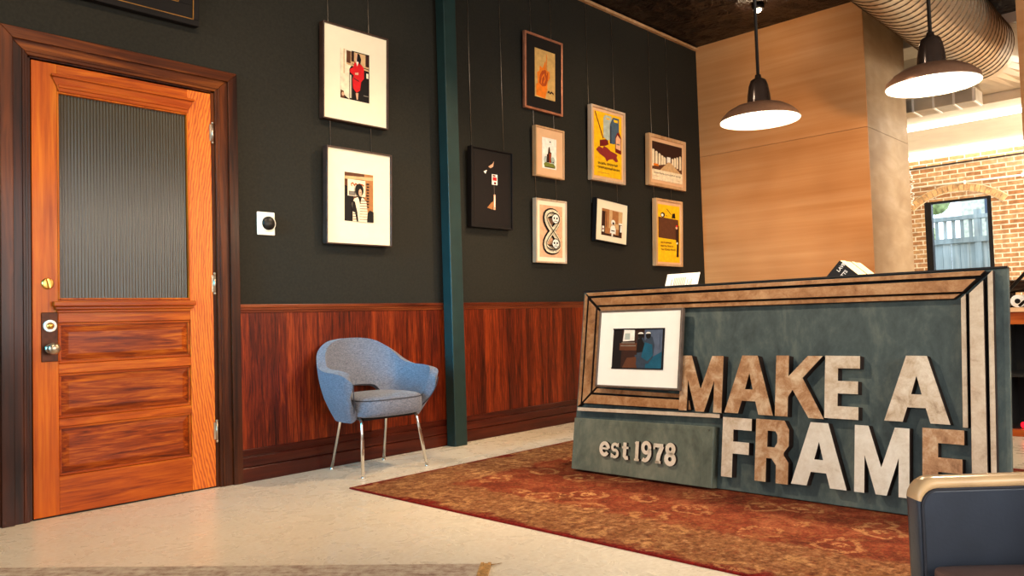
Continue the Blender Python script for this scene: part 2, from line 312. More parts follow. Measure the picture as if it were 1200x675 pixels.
# ------------------------------------------------------------------ mesh helpers
def props(o, label=None, cat=None, group=None, kind=None):
    if label: o['label'] = label
    if cat: o['category'] = cat
    if group: o['group'] = group
    if kind: o['kind'] = kind
    return o
def empty(name, loc, mat3=None, rz=0, **k):
    o = bpy.data.objects.new(name, None); COL.objects.link(o); o.empty_display_size = .1
    if mat3 is not None: o.matrix_basis = Matrix.Translation(loc) @ mat3.to_4x4()
    else: o.location = loc; o.rotation_euler = (0, 0, rz)
    return props(o, **k)
def basis(o):
    m = Matrix.Identity(4)
    while o is not None:
        if o.rotation_mode == 'XYZ': b = Matrix.Translation(o.location) @ o.rotation_euler.to_matrix().to_4x4()
        m = b @ m; o = o.parent
    return m
class B:
    def __init__(s): s.bm = bmesh.new()
    def _tag(s, faces, mi, smooth):
        for f in faces: f.material_index = mi; f.smooth = smooth
    def box(s, x0, x1, y0, y1, z0, z1, mi=0):
        r = bmesh.ops.create_cube(s.bm, size=1, matrix=Matrix.Translation(((x0+x1)/2, (y0+y1)/2, (z0+z1)/2)) @ Matrix.Diagonal((abs(x1-x0), abs(y1-y0), abs(z1-z0), 1)))
        s._tag({f for v in r['verts'] for f in v.link_faces}, mi, False); return s
    def obox(s, c, ax, ay, az, mi=0):
        """oriented box: centre and three half vectors"""
        c, ax, ay, az = map(Vector, (c, ax, ay, az)); vs = []
        for i in (-1, 1):
            for j in (-1, 1):
                for k in (-1, 1): vs.append(s.bm.verts.new(c+ax*i+ay*j+az*k))
        fs = [(0, 1, 3, 2), (4, 6, 7, 5), (0, 4, 5, 1), (2, 3, 7, 6), (0, 2, 6, 4), (1, 5, 7, 3)]
        s._tag([s.bm.faces.new([vs[i] for i in f]) for f in fs], mi, False); return s
    def cyl(s, p0, p1, r0, r1=None, seg=24, mi=0, caps=True):
        p0, p1 = Vector(p0), Vector(p1); r1 = r0 if r1 is None else r1; d = p1-p0
        mt = Matrix.Translation((p0+p1)/2) @ d.to_track_quat('Z', 'Y').to_matrix().to_4x4()
        r = bmesh.ops.create_cone(s.bm, cap_ends=caps, segments=seg, radius1=r0, radius2=r1, depth=d.length, matrix=mt)
        fs = {f for v in r['verts'] for f in v.link_faces}
        for f in fs: f.material_index = mi; f.smooth = len(f.verts) == 4
        return s
    def sphere(s, c, r, mi=0, sc=(1, 1, 1), u=20, v=12):
        q = bmesh.ops.create_uvsphere(s.bm, u_segments=u, v_segments=v, radius=r, matrix=Matrix.Translation(c) @ Matrix.Diagonal((*sc, 1)))
        s._tag({f for w in q['verts'] for f in w.link_faces}, mi, True); return s
    def lathe(s, prof, c=(0, 0, 0), axis=(0, 0, 1), seg=48, mi=0, smooth=True):
        """prof: list of (radius, height) along axis"""
        q = Vector(axis).to_track_quat('Z', 'Y').to_matrix(); c = Vector(c); rings = []
        for r, h in prof:
            if r < 1e-6: rings.append([s.bm.verts.new(c+q@Vector((0, 0, h)))])
            else: rings.append([s.bm.verts.new(c+q@Vector((r*math.cos(2*math.pi*i/seg), r*math.sin(2*math.pi*i/seg), h))) for i in range(seg)])
        fs = []
        for a, b in zip(rings, rings[1:]):
            for i in range(seg):
                j = (i+1) % seg
                if len(a) == 1 and len(b) == 1: continue
                if len(a) == 1: fs.append(s.bm.faces.new((a[0], b[j], b[i])))
                elif len(b) == 1: fs.append(s.bm.faces.new((a[i], a[j], b[0])))
                else: fs.append(s.bm.faces.new((a[i], a[j], b[j], b[i])))
        s._tag(fs, mi, smooth); return s
    def prism(s, pts, y0, y1, mi=0, side=None):
        """2d outline (x,z) extruded along y; y0 is the front"""
        a = [s.bm.verts.new((p[0], y0, p[1])) for p in pts]; b = [s.bm.verts.new((p[0], y1, p[1])) for p in pts]
        n = len(pts); side = mi if side is None else side
        f0 = s.bm.faces.new(a); f1 = s.bm.faces.new(b[::-1]); s._tag([f0, f1], mi, False)
        s._tag([s.bm.faces.new((a[i], b[i], b[(i+1) % n], a[(i+1) % n])) for i in range(n)], side, False)
        return s
    def flatpoly(s, pts, y, mi=0):
        f = s.bm.faces.new([s.bm.verts.new((p[0], y, p[1])) for p in pts]); s._tag([f], mi, False); return s
    def tube(s, path, r, seg=12, mi=0, closed=False):
        P = [Vector(p) for p in path]; n = len(P); rings = []; up = Vector((0, 0, 1))
        for i, p in enumerate(P):
            d = (P[(i+1) % n]-P[i-1]) if closed else (P[min(i+1, n-1)]-P[max(i-1, 0)])
            d.normalize(); a = d.cross(up)
            if a.length < .05: a = d.cross(Vector((0, 1, 0)))
            a.normalize(); b = a.cross(d)
            rr = r[i] if isinstance(r, (list, tuple)) else r
            if rings and False: pass
            rings.append([s.bm.verts.new(p+a*rr*math.cos(2*math.pi*k/seg)+b*rr*math.sin(2*math.pi*k/seg)) for k in range(seg)])
        fs = []
        for i in range(n if closed else n-1):
            A, Bb = rings[i], rings[(i+1) % n]
            # align the ring start to limit twist
            best = min(range(seg), key=lambda o: (A[0].co-Bb[o].co).length)
            for k in range(seg): fs.append(s.bm.faces.new((A[k], A[(k+1) % seg], Bb[(k+1+best) % seg], Bb[(k+best) % seg])))
        if not closed: fs.append(s.bm.faces.new(rings[0][::-1])); fs.append(s.bm.faces.new(rings[-1]))
        s._tag(fs, mi, True); return s
    def build(s, name, mats, parent=None, local=False, bevel=0, bseg=2, sub=0, **k):
        if not isinstance(mats, (list, tuple)): mats = [mats]
        bmesh.ops.recalc_face_normals(s.bm, faces=s.bm.faces)
        if parent is not None and not local: s.bm.transform(basis(parent).inverted())
        me = bpy.data.meshes.new(name); s.bm.to_mesh(me); s.bm.free()
        for m in mats: me.materials.append(M[m] if isinstance(m, str) else m)
        o = bpy.data.objects.new(name, me); COL.objects.link(o)
        if parent is not None: o.parent = parent
        if bevel:
            md = o.modifiers.new('bevel', 'BEVEL'); md.width = bevel; md.segments = bseg; md.limit_method = 'ANGLE'; md.angle_limit = .6
        if sub: md = o.modifiers.new('sub', 'SUBSURF'); md.levels = sub; md.render_levels = sub
        return props(o, **k)
def text_polys(body, size, bold=0.0):
    """tessellated outlines of built-in lettering: list of triangles/faces in 2d, origin bottom-left"""
    c = bpy.data.curves.new('t', 'FONT'); c.body = body; c.size = size; c.offset = bold; c.resolution_u = 3
    o = bpy.data.objects.new('t', c); COL.objects.link(o)
    dg = bpy.context.evaluated_depsgraph_get(); me = bpy.data.meshes.new_from_object(o.evaluated_get(dg))
    vs = [(v.co.x, v.co.y) for v in me.vertices]; fs = [tuple(p.vertices) for p in me.polygons]
    bpy.data.objects.remove(o); bpy.data.curves.remove(c); bpy.data.meshes.remove(me)
    return vs, fs
def add_text(b, body, x, z, w, h, y, mi, bold=.0, rot=0, centre=False):
    vs, fs = text_polys(body, 1, bold)
    if not vs: return
    x0 = min(v[0] for v in vs); x1 = max(v[0] for v in vs); z0 = min(v[1] for v in vs); z1 = max(v[1] for v in vs)
    ca, sa = math.cos(rot), math.sin(rot); out = []
    for v in vs:
        px = (v[0]-x0)/(x1-x0)*w; pz = (v[1]-z0)/(z1-z0)*h
        out.append(b.bm.verts.new((x+px*ca-pz*sa, y, z+px*sa+pz*ca)))
    for f in fs:
        try: ff = b.bm.faces.new([out[i] for i in f]); ff.material_index = mi
        except ValueError: pass

# ================================================================== THE ROOM
WY = 4.53; ZC = 4.01; WX = 7.955; SIDE = 2.677
def st(b, name, mats, **k): return b.build(name, mats, kind='structure', **k)
b = B(); b.box(-3.7, 12.7, -3.6, 5.6, -.12, 0); st(b, 'floor', 'floor')
# left wall with the door opening and its dark room behind
DX0, DX1, DZ = 1.165, 2.175, 2.40
b = B(); b.box(-3.7, DX0, WY, WY+.14, 0, ZC).box(DX1, 8.2, WY, WY+.14, 0, ZC).box(DX0, DX1, WY, WY+.14, DZ, ZC); st(b, 'wall_left', 'wall')
b = B(); b.box(.7, 2.9, WY+.85, WY+.9, 0, 2.8).box(.7, .75, WY+.14, WY+.85, 0, 2.8).box(2.85, 2.9, WY+.14, WY+.85, 0, 2.8).box(.7, 2.9, WY+.14, WY+.9, 2.8, 2.85); st(b, 'wall_closet', 'wall')
b = B(); b.box(-3.7, 10.0, -3.6, 5.6, ZC, ZC+.1); st(b, 'ceiling', 'tin')
# panelled end wall: plywood cladding over a block
SEAM = 2.735
b = B(); b.box(WX+.02, 9.18, SIDE+.02, WY+.14, 0, ZC); st(b, 'wall_block', 'dark')
b = B(); b.box(WX, WX+.019, SIDE, WY, 0, SEAM-.002); st(b, 'wall_panel', 'ply')
b = B(); b.box(WX, WX+.019, SIDE, WY, SEAM+.002, ZC); st(b, 'wall_panel', 'ply')
b = B(); b.box(WX+.022, 9.2, SIDE, SIDE+.019, 0, SEAM-.002); st(b, 'wall_side_panel', 'ply_side')
b = B(); b.box(WX+.022, 9.2, SIDE, SIDE+.019, SEAM+.002, ZC); st(b, 'wall_side_panel', 'ply_side')
b = B(); b.box(WX, 9.2, .55, 1.388, 0, ZC); st(b, 'wall_pier', 'ply')
# beam, header and low white ceiling of the back room
b = B(); b.box(9.53, 10.0, -3.6, 5.6, 3.90, ZC); st(b, 'trim_beam', 'wall_white')
b = B(); b.box(10.0, 10.1, -3.6, 5.6, 3.2, ZC+.1); st(b, 'wall_header', 'wall_white')
b = B(); b.box(10.101, 12.7, -3.6, 5.6, 3.2, 3.3); st(b, 'ceiling_low', 'wall_white')
b = B(); b.box(9.2, 12.7, 4.6, 4.75, 0, ZC); st(b, 'wall_back_left', 'wall_white')
# brick wall with a window opening under a segmental arch
BY0, BY1, BZ0, BZ1 = 2.60, 3.46, .95, 2.47
BX = 12.5
b = B(); b.box(BX, BX+.3, -3.6, BY0, 0, 3.2).box(BX, BX+.3, BY1, 5.6, 0, 3.2).box(BX, BX+.3, BY0, BY1, BZ1, 3.2).box(BX, BX+.3, BY0, BY1, 0, BZ0); st(b, 'wall_brick', 'brick')
b = B(); yc, R0 = (BY0+BY1)/2, .86; zc = 2.69-R0-.1
n = 19; A = math.radians(42)
for k in range(n):
    a0 = -A+2*A*k/n+.006; a1 = -A+2*A*(k+1)/n-.006; q = []
    for a, rr in ((a0, R0), (a1, R0), (a1, R0+.095), (a0, R0+.095)): q.append(Vector((0, yc+rr*math.sin(a), zc+rr*math.cos(a))))
    v = [b.bm.verts.new(p+Vector((BX-.018, 0, 0))) for p in q]+[b.bm.verts.new(p+Vector((BX+.01, 0, 0))) for p in q]
    for f in ((0, 1, 2, 3), (7, 6, 5, 4), (0, 4, 5, 1), (1, 5, 6, 2), (2, 6, 7, 3), (3, 7, 4, 0)): b.bm.faces.new([v[i] for i in f])
# lime mortar bed behind the voussoirs
q = [(R0-.012, -A), (R0+.127, -A), (R0+.127, A), (R0-.012, A)]
st(b, 'trim_arch', 'brick_arch')
b = B(); vs = []
m_ = 24
for rr in (R0-.012, R0+.108):
    for x_ in (BX-.006, BX+.01): vs.append([b.bm.verts.new((x_, yc+rr*math.sin(-A+2*A*k/m_), zc+rr*math.cos(-A+2*A*k/m_))) for k in range(m_+1)])
for k in range(m_):
    b.bm.faces.new((vs[0][k], vs[0][k+1], vs[2][k+1], vs[2][k])); b.bm.faces.new((vs[0][k], vs[1][k], vs[1][k+1], vs[0][k+1])); b.bm.faces.new((vs[2][k], vs[2][k+1], vs[3][k+1], vs[3][k]))
st(b, 'trim_arch_mortar', 'mortar')
# window: black frame and glass
w = empty('window_1', (BX+.06, yc, BZ0), kind='structure')
b = B(); b.box(BX, BX+.1, BY1-.09, BY1, BZ0, BZ1).box(BX, BX+.1, BY0, BY0+.055, BZ0, BZ1).box(BX, BX+.1, BY0+.055, BY1-.09, BZ1-.03, BZ1).box(BX, BX+.1, BY0+.055, BY1-.09, BZ0, BZ0+.06); b.build('window_frame', 'black', w, bevel=.004)
b = B(); b.box(BX+.07, BX+.076, BY0+.056, BY1-.091, BZ0+.061, BZ1-.031); b.build('window_pane', 'glass', w)
b = B(); b.box(BX-.04, BX+.0, BY0-.05, BY1+.05, BZ0-.06, BZ0); b.build('window_sill', 'wall_white', w)
# walls behind and beside the camera, each with its openings for daylight
b = B(); b.box(-3.7, -3.6, -3.6, -1.5, 0, ZC).box(-3.7, -3.6, 2.7, 5.6, 0, ZC).box(-3.7, -3.6, -1.5, 2.7, 0, .5).box(-3.7, -3.6, -1.5, 2.7, 3.3, ZC); st(b, 'wall_back', 'wall')
b = B(); b.box(-3.7, .3, -3.6, -3.5, 0, ZC).box(4.9, 12.7, -3.6, -3.5, 0, ZC).box(.3, 4.9, -3.6, -3.5, 0, .7).box(.3, 4.9, -3.6, -3.5, 3.1, ZC); st(b, 'wall_right', 'wall_white')
# wainscot, chair rail, baseboard on the left wall
for i, (x0, x1) in enumerate(((2.302, 3.93), (3.93, WX-.001))):
    b = B(); b.box(x0, x1, WY-.012, WY, .19, 1.045); st(b, 'wall_wainscot', 'wains')
b = B(); b.box(2.302, WX-.001, WY-.034, WY, 1.066, 1.088).box(2.302, WX-.001, WY-.026, WY-.001, 1.05, 1.068).box(2.302, WX-.001, WY-.019, WY-.001, 1.035, 1.052); st(b, 'trim_chair_rail', 'rail', bevel=.004)
b = B(); b.box(2.302, WX-.001, WY-.034, WY, 0, .088).box(2.302, WX-.001, WY-.028, WY, .092, .152).box(2.302, WX-.001, WY-.020, WY, .157, .198).box(2.302, WX-.001, WY-.018, WY-.0005, .08, .16); st(b, 'baseboard_left', 'base', bevel=.004)
b = B(); b.box(2.302, WX-.001, WY-.035, WY, ZC-.045, ZC-.018); st(b, 'trim_picture_rail', 'oakframe')
# steel column
b = B(); b.box(3.947, 4.072, 4.392, 4.488, 0, ZC); st(b, 'column', 'post', bevel=.006)

# ------------------------------------------------------------------ the door
d = empty('door_1', (1.66, WY, 0), kind='structure')
F = WY-.004          # front plane of the leaf
X0, X1 = 1.192, 2.150; GX0, GX1 = 1.319, 2.001; GZ0, GZ1 = 1.127, 2.213; TOP = 2.368
# casing: flat inner board, raised outer band
def casing(b, ix0, ix1, iz, wdt, y0, y1, part):
    if part == 'v':
        b.prism([(ix0-wdt, 0), (ix0, 0), (ix0, iz), (ix0-wdt, iz+wdt)], y0, y1); b.prism([(ix1, 0), (ix1+wdt, 0), (ix1+wdt, iz+wdt), (ix1, iz)], y0, y1)
    else: b.prism([(ix0-wdt, iz+wdt), (ix0, iz), (ix1, iz), (ix1+wdt, iz+wdt)], y0, y1)
for part, mm, nm in (('v', 'casing', 'casing_upright'), ('h', 'casing_h', 'casing_head')):
    b = B(); casing(b, DX0+.008, DX1-.005, 2.385, .135, WY-.022, WY+.0, part); casing(b, DX0-.062, DX1+.072, 2.455, .058, WY-.040, WY-.0215, part)
    casing(b, DX0-.006, DX1+.012, 2.40, .014, WY-.028, WY-.0215, part)
    b.build(nm, mm, d, bevel=.005)
b = B(); b.box(DX0, DX0+.022, WY-.001, WY+.14, 0, DZ).box(DX1-.022, DX1, WY-.001, WY+.14, 0, DZ).box(DX0, DX1, WY-.001, WY+.14, 2.378, DZ); b.build('jamb', 'casing', d)
b = B(); b.box(DX0+.02, DX1-.02, F+.05, F+.07, 0, 2.39); b.box(X0, X1, F+.002, F+.05, 0, .006); b.build('door_stop', 'dark', d)
# leaf
b = B(); b.box(X0, GX0-.008, F, F+.044, .008, TOP); b.build('door_stile', 'door_v', d, bevel=.002)
b = B(); b.box(GX1+.008, X1, F, F+.044, .008, TOP); b.build('door_stile', 'door_flame', d, bevel=.002)
rails = [(2.225, TOP), (1.005, 1.115), (.742, .778), (.508, .452), (.008, .197)]
for z0, z1 in ((2.225, TOP), (1.0, 1.12), (.735, .785), (.46, .50), (.008, .203)):
    b = B(); b.box(GX0-.008, GX1+.008, F+.001, F+.043, z0, z1); b.build('door_rail', 'door_h', d, bevel=.002)
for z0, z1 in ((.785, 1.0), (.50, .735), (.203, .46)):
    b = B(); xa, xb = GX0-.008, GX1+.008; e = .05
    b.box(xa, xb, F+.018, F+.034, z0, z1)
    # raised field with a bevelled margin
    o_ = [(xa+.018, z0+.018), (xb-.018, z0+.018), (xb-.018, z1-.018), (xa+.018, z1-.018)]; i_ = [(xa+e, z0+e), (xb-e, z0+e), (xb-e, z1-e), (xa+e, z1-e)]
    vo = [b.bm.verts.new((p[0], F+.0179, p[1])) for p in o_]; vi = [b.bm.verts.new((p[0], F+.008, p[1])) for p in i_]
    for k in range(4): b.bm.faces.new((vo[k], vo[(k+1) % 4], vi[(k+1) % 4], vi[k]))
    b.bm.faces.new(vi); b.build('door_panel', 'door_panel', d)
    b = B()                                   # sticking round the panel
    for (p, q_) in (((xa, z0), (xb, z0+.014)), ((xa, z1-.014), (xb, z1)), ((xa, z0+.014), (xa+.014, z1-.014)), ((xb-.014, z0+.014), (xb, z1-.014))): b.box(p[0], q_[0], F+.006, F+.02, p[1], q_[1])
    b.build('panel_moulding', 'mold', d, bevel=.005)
# glass stop mouldings: head shelf, sill shelf, sides
b = B(); b.prism([(GX0-.03, 2.302), (GX0-.03, 2.29), (GX0, 2.222), (GX1, 2.222), (GX1+.035, 2.29), (GX1+.035, 2.302)], F-.012, F+.002)
b.prism([(GX0-.038, 2.312), (GX0-.038, 2.297), (GX1+.042, 2.297), (GX1+.042, 2.312)], F-.026, F+.002)
b.box(GX0-.004, GX1+.004, F-.018, F+.002, 2.242, 2.262); b.build('head_moulding', 'mold', d, bevel=.004)
b = B(); b.box(GX0-.038, GX1+.030, F-.036, F+.002, 1.085, 1.112).box(GX0-.028, GX1+.02, F-.024, F+.002, 1.068, 1.086).box(GX0-.018, GX1+.01, F-.014, F+.002, 1.052, 1.069); b.build('sill_moulding', 'mold', d, bevel=.005)
b = B(); b.box(GX0-.008, GX0, F-.004, F+.02, 1.12, 2.225).box(GX1, GX1+.010, F-.004, F+.02, 1.12, 2.225).box(GX0, GX1, F-.004, F+.02, 1.12, 1.130).box(GX0, GX1, F-.004, F+.02, 2.214, 2.225); b.build('glass_bead', 'door_v', d, bevel=.003)
# reeded glass: every flute modelled
b = B(); nf = 42; seg = 6; wv = (GX1-GX0)/nf; fr = []; bk = []
for i in range(nf*seg+1):
    x = GX0+(GX1-GX0)*i/(nf*seg); ph = (i % seg)/seg; y = F+.016-.0045*math.sin(math.pi*ph)
    fr.append([b.bm.verts.new((x, y, z)) for z in (1.13, 2.214)]); bk.append([b.bm.verts.new((x, F+.022, z)) for z in (1.13, 2.214)])
for i in range(nf*seg):
    f = b.bm.faces.new((fr[i][0], fr[i+1][0], fr[i+1][1], fr[i][1])); f.smooth = True
    b.bm.faces.new((bk[i][0], bk[i][1], bk[i+1][1], bk[i+1][0]))
b.build('glass_pane', 'reeded', d)
# hardware
b = B(); b.box(1.230, 1.308, F-.006, F, .80, 1.055); lp = b.build('lock_plate', 'bronze', d, bevel=.004)
b = B(); b.lathe([(.028, 0), (.032, .003), (.03, .008), (.020, .010), (.018, .004), (0, .004)], (1.270, F-.006, .985), (0, -1, 0)); b.build('lock_ring', 'enamel', lp)
b = B(); b.lathe([(0, 0), (.016, 0), (.016, .010), (0, .012)], (1.270, F-.008, .985), (0, -1, 0)); b.build('lock_cylinder', 'brass', lp)
b = B(); b.lathe([(.026, 0), (.022, .006), (.010, .010), (.009, .03), (.018, .036), (.029, .046), (.031, .056), (.026, .066), (.012, .072), (0, .073)], (1.272, F-.006, .868), (0, -1, 0)); b.build('doorknob', 'nickel', lp)
b = B(); b.lathe([(.030, 0), (.030, .004), (.024, .010), (0, .011)], (1.262, F, 1.205), (0, -1, 0)).obox((1.262, F-.018, 1.205), (.005, 0, .002), (0, .009, 0), (-.006, 0, .024)); b.build('thumb_turn', 'brass', d, bevel=.002)
for z in (2.13, 1.215, .335):
    b = B(); b.box(2.140, 2.158, F-.005, F+.001, z-.05, z+.05); h = b.build('hinge', 'steel', d)
    b = B(); b.cyl((2.156, F-.008, z-.055), (2.156, F-.008, z+.055), .007, seg=12).sphere((2.156, F-.008, z+.06), .008).sphere((2.156, F-.008, z-.06), .008); b.build('hinge_barrel', 'steel', h)

# ------------------------------------------------------------------ thermostat
b = empty('thermostat', (2.50, WY, 1.60), label='white square wall thermostat with a round black dial between door and framed photographs', cat='thermostat')
th = b; b = B(); b.box(2.440, 2.562, WY-.012, WY, 1.527, 1.675); b.build('backplate', 'white', th, bevel=.01, bseg=3)
b = B(); b.lathe([(.052, 0), (.052, .006), (.046, .010), (.0455, .006)], (2.512, WY-.012, 1.602), (0, -1, 0)); b.build('ring', 'white', th)
b = B(); b.lathe([(.042, 0), (.042, .012), (.037, .018), (.0, .020)], (2.514, WY-.012, 1.602), (0, -1, 0)); b.build('dial', 'black', th)

# ------------------------------------------------------------------ framed pictures
def sc_poly(pts, x0, x1, z0, z1): return [(x0+(x1-x0)*p[0], z0+(z1-z0)*p[1]) for p in pts]
def ell(cx, cz, rx, rz, n=20, a0=0, a1=360): return [(cx+rx*math.cos(math.radians(a0+(a1-a0)*k/n)), cz+rz*math.sin(math.radians(a0+(a1-a0)*k/n))) for k in range(n)]
def rect(a, c, b_, d_): return [(a, c), (b_, c), (b_, d_), (a, d_)]
def stroke(pts, w):
    """thick 2d polyline as quads"""
    out = []
    for p, q in zip(pts, pts[1:]):
        dx, dz = q[0]-p[0], q[1]-p[1]; L = math.hypot(dx, dz) or 1; nx, nz = -dz/L*w/2, dx/L*w/2
        ex, ez = dx/L*w*.2, dz/L*w*.2
        out.append([(p[0]+nx-ex, p[1]+nz-ez), (p[0]-nx-ex, p[1]-nz-ez), (q[0]-nx+ex, q[1]-nz+ez), (q[0]+nx+ex, q[1]+nz+ez)])
    return out
TILT = math.radians(2.2)
def picture(label, cx, z0, w, h, dep, fw, frame, matm, img, art, cat='framed picture', name='framed_picture', rise=.0, roll=0, tilt=TILT, group=None, off=.012, glass=True):
    """cx,z0: centre and bottom at the wall; img: (x0,x1,z0,z1) of the print, local to the frame's bottom centre; art: list of (material, points 0..1) or ('text', ...)"""
    m3 = Matrix.Rotation(roll, 3, 'Y') @ Matrix.Rotation(tilt, 3, 'X')
    e = empty(name, (cx, WY-off, z0), m3, label=label, cat=cat, group='framed pictures on the dark wall')
    b = B(); H = h
    fr = lambda a: [(-w/2+a, a), (w/2-a, a), (w/2-a, H-a), (-w/2+a, H-a)]
    o0 = fr(0); i0 = fr(fw)
    for k in range(4):
        j = (k+1) % 4; b.prism([o0[k], o0[j], i0[j], i0[k]], -dep, 0)
    b.build('frame', frame, e, local=True, bevel=.0025)
    b = B(); b.box(-w/2+fw*.8, w/2-fw*.8, -dep*.72, -.002, fw*.8, H-fw*.8); b.build('mat_board', matm, e, local=True)
    b = B(); mats = []
    x0, x1, zz0, zz1 = img; y = -dep*.72-.0015
    def mi(mn):
        if mn not in mats: mats.append(mn)
        return mats.index(mn)
    for it in art:
        y -= .00025
        if it[0] == 'text':
            _, body, tx, tz, tw, thh, mn, bold = it
            add_text(b, body, x0+(x1-x0)*tx, zz0+(zz1-zz0)*tz, (x1-x0)*tw, (zz1-zz0)*thh, y, mi(mn), bold)
        else:
            b.flatpoly(sc_poly(it[1], x0, x1, zz0, zz1), y, mi(it[0]))
    # backing so the print has body
    b.box(x0, x1, -dep*.72-.0013, -dep*.72-.0002, zz0, zz1, mi(art[0][0]))
    o = b.build('print', mats, e, local=True)
    return e
def bg(m): return (m, rect(0, 0, 1, 1))
for n_, c_ in dict(a_black=(18, 10, 8), a_brown=(92, 52, 30), a_dkbrown=(52, 26, 16), a_cream=(238, 220, 186), a_tan=(206, 166, 116), a_red=(206, 22, 26), a_dkred=(112, 20, 16), a_skin=(214, 164, 130), a_white=(244, 238, 226),
                   a_yellow=(246, 186, 14), a_orange=(232, 122, 22), a_deep=(176, 70, 16), a_gray=(120, 108, 96), a_blue=(70, 92, 110), a_pale=(176, 186, 176), a_crim=(140, 40, 36), a_olive=(116, 122, 44), a_ltbrown=(168, 110, 62),
                   a_slate=(50, 62, 76), a_bluegray=(84, 96, 116), a_tealdk=(20, 84, 108), a_peach=(232, 176, 136), a_gold=(206, 164, 96)).items(): flat(n_, c_)

# woman in red
art1 = [bg('a_black'), ('a_cream', [(0, .12), (.3, .0), (.3, .62), (.38, .7), (.38, 1), (0, 1)]), ('a_tan', rect(.1, .5, .13, 1)), ('a_brown', rect(.2, .72, .34, .98)), ('a_tan', [(.34, .74), (.98, .7), (.98, .98), (.34, .98)]), ('a_dkbrown', rect(.36, .78, .46, .98)), ('a_dkbrown', rect(.86, .74, .98, .98)), ('a_ltbrown', rect(.46, .72, .6, .8)),
        ('a_tan', [(.2, .74), (.98, .68), (.98, .65), (.2, .70)]), ('a_gray', rect(.29, .03, .38, .5)), ('a_cream', rect(.32, .03, .35, .5)), ('a_brown', [(.0, .0), (.14, .0), (.1, .14), (.0, .16)]), ('a_skin', ell(.07, .08, .04, .04)),
        ('a_red', [(.46, .76), (.56, .80), (.70, .76), (.80, .70), (.80, .48), (.70, .40), (.66, .22), (.54, .16), (.42, .24), (.40, .42), (.44, .5), (.30, .56), (.32, .62), (.42, .66)]),
        ('a_dkred', [(.44, .46), (.62, .42), (.64, .39), (.44, .43)]), ('a_skin', [(.50, .78), (.58, .72), (.62, .80), (.58, .86), (.52, .86)]), ('a_white', [(.53, .84), (.55, .70), (.60, .80)]), ('a_skin', ell(.56, .90, .06, .06)), ('a_black', [(.54, .80), (.57, .97), (.64, .96), (.70, .86), (.66, .74), (.60, .80)]),
        ('a_skin', [(.48, .56), (.60, .58), (.60, .53), (.48, .52)]), ('a_skin', [(.50, .15), (.60, .16), (.58, .02), (.54, .02)]), ('a_gray', rect(.78, .12, .95, .14)), ('a_cream', rect(.88, .5, .95, .6))]
picture('dark framed photograph of a figure in red, wide cream mat, right of the door', 3.178, 2.341, .545, .660, .05, .010, 'walnutframe', 'mat_cream' if 'mat_cream' in M else 'mat_white', (-.128, .112, .165, .508), art1, cat='framed photograph')
art2 = [bg('a_brown'), ('a_ltbrown', rect(.68, .2, 1, 1)), ('a_black', rect(0, 0, .3, .72)), ('a_tan', [(.0, .92), (1, .95), (1, .88), (.0, .86)]), ('a_cream', rect(.1, .52, .72, .86)), ('a_gray', rect(.14, .53, .36, .62)),
        *[('a_deep', q) for q in stroke([(.24, .72), (.22, .77), (.28, .79), (.33, .74), (.37, .78), (.44, .76), (.5, .78), (.6, .77), (.66, .75)], .028)],
        *[('a_dkbrown', rect(.74+.02*(k % 2), .3+.06*k, .84, .33+.06*k)) for k in range(9)], ('a_black', [(.76, .0), (1, .0), (1, .22), (.86, .25), (.76, .15)]),
        ('a_cream', [(.26, .0), (.26, .22), (.24, .38), (.32, .47), (.42, .5), (.62, .5), (.74, .42), (.78, .2), (.76, .0)]), ('a_black', [(.26, .2), (.24, .44), (.34, .4), (.42, .2), (.46, .0), (.40, .0), (.34, .18)]), ('a_black', [(.44, .52), (.52, .36), (.58, .52)]),
        *[('a_brown', [(.50, .04+.055*k), (.76, .05+.055*k), (.76, .062+.055*k), (.50, .052+.055*k)]) for k in range(8)], *[('a_dkbrown', [(.26, .03+.055*k), (.40, .04+.055*k), (.40, .052+.055*k), (.26, .042+.055*k)]) for k in range(4)],
        ('a_black', ell(.48, .65, .15, .13)), ('a_skin', ell(.51, .60, .055, .075)), ('a_dkbrown', rect(.49, .6, .54, .61))]
picture('dark framed photograph of a curly haired person in patterned coat, below the red figure', 3.185, 1.492, .545, .662, .05, .010, 'walnutframe', 'mat_white', (-.124, .114, .165, .500), art2, cat='framed photograph')
art3 = [bg('a_black'), ('a_skin', [(.40, .81), (.52, .86), (.56, .90), (.54, .82), (.46, .79)]), ('a_white', [(.26, .73), (.36, .76), (.32, .70)]), ('a_white', rect(.50, .56, .66, .71)), ('a_red', rect(.52, .62, .64, .67)), ('a_dkred', rect(.56, .57, .62, .60)), ('a_dkred', rect(.52, .68, .60, .70)),
        *[('a_gray', q) for q in stroke([(.56, .56), (.57, .42)], .008)], ('a_skin', [(.54, .20), (.60, .20), (.60, .42), (.55, .42)]), ('a_ltbrown', [(.36, .22), (.52, .20), (.54, .32), (.48, .30)]), ('a_white', rect(.565, .24, .59, .40))]
picture('plain black box framed picture with small bright red and white marks, beside the steel column', 4.49, 1.693, .480, .648, .05, .012, 'mat_black', 'mat_black', (-.2, .2, .04, .61), art3)
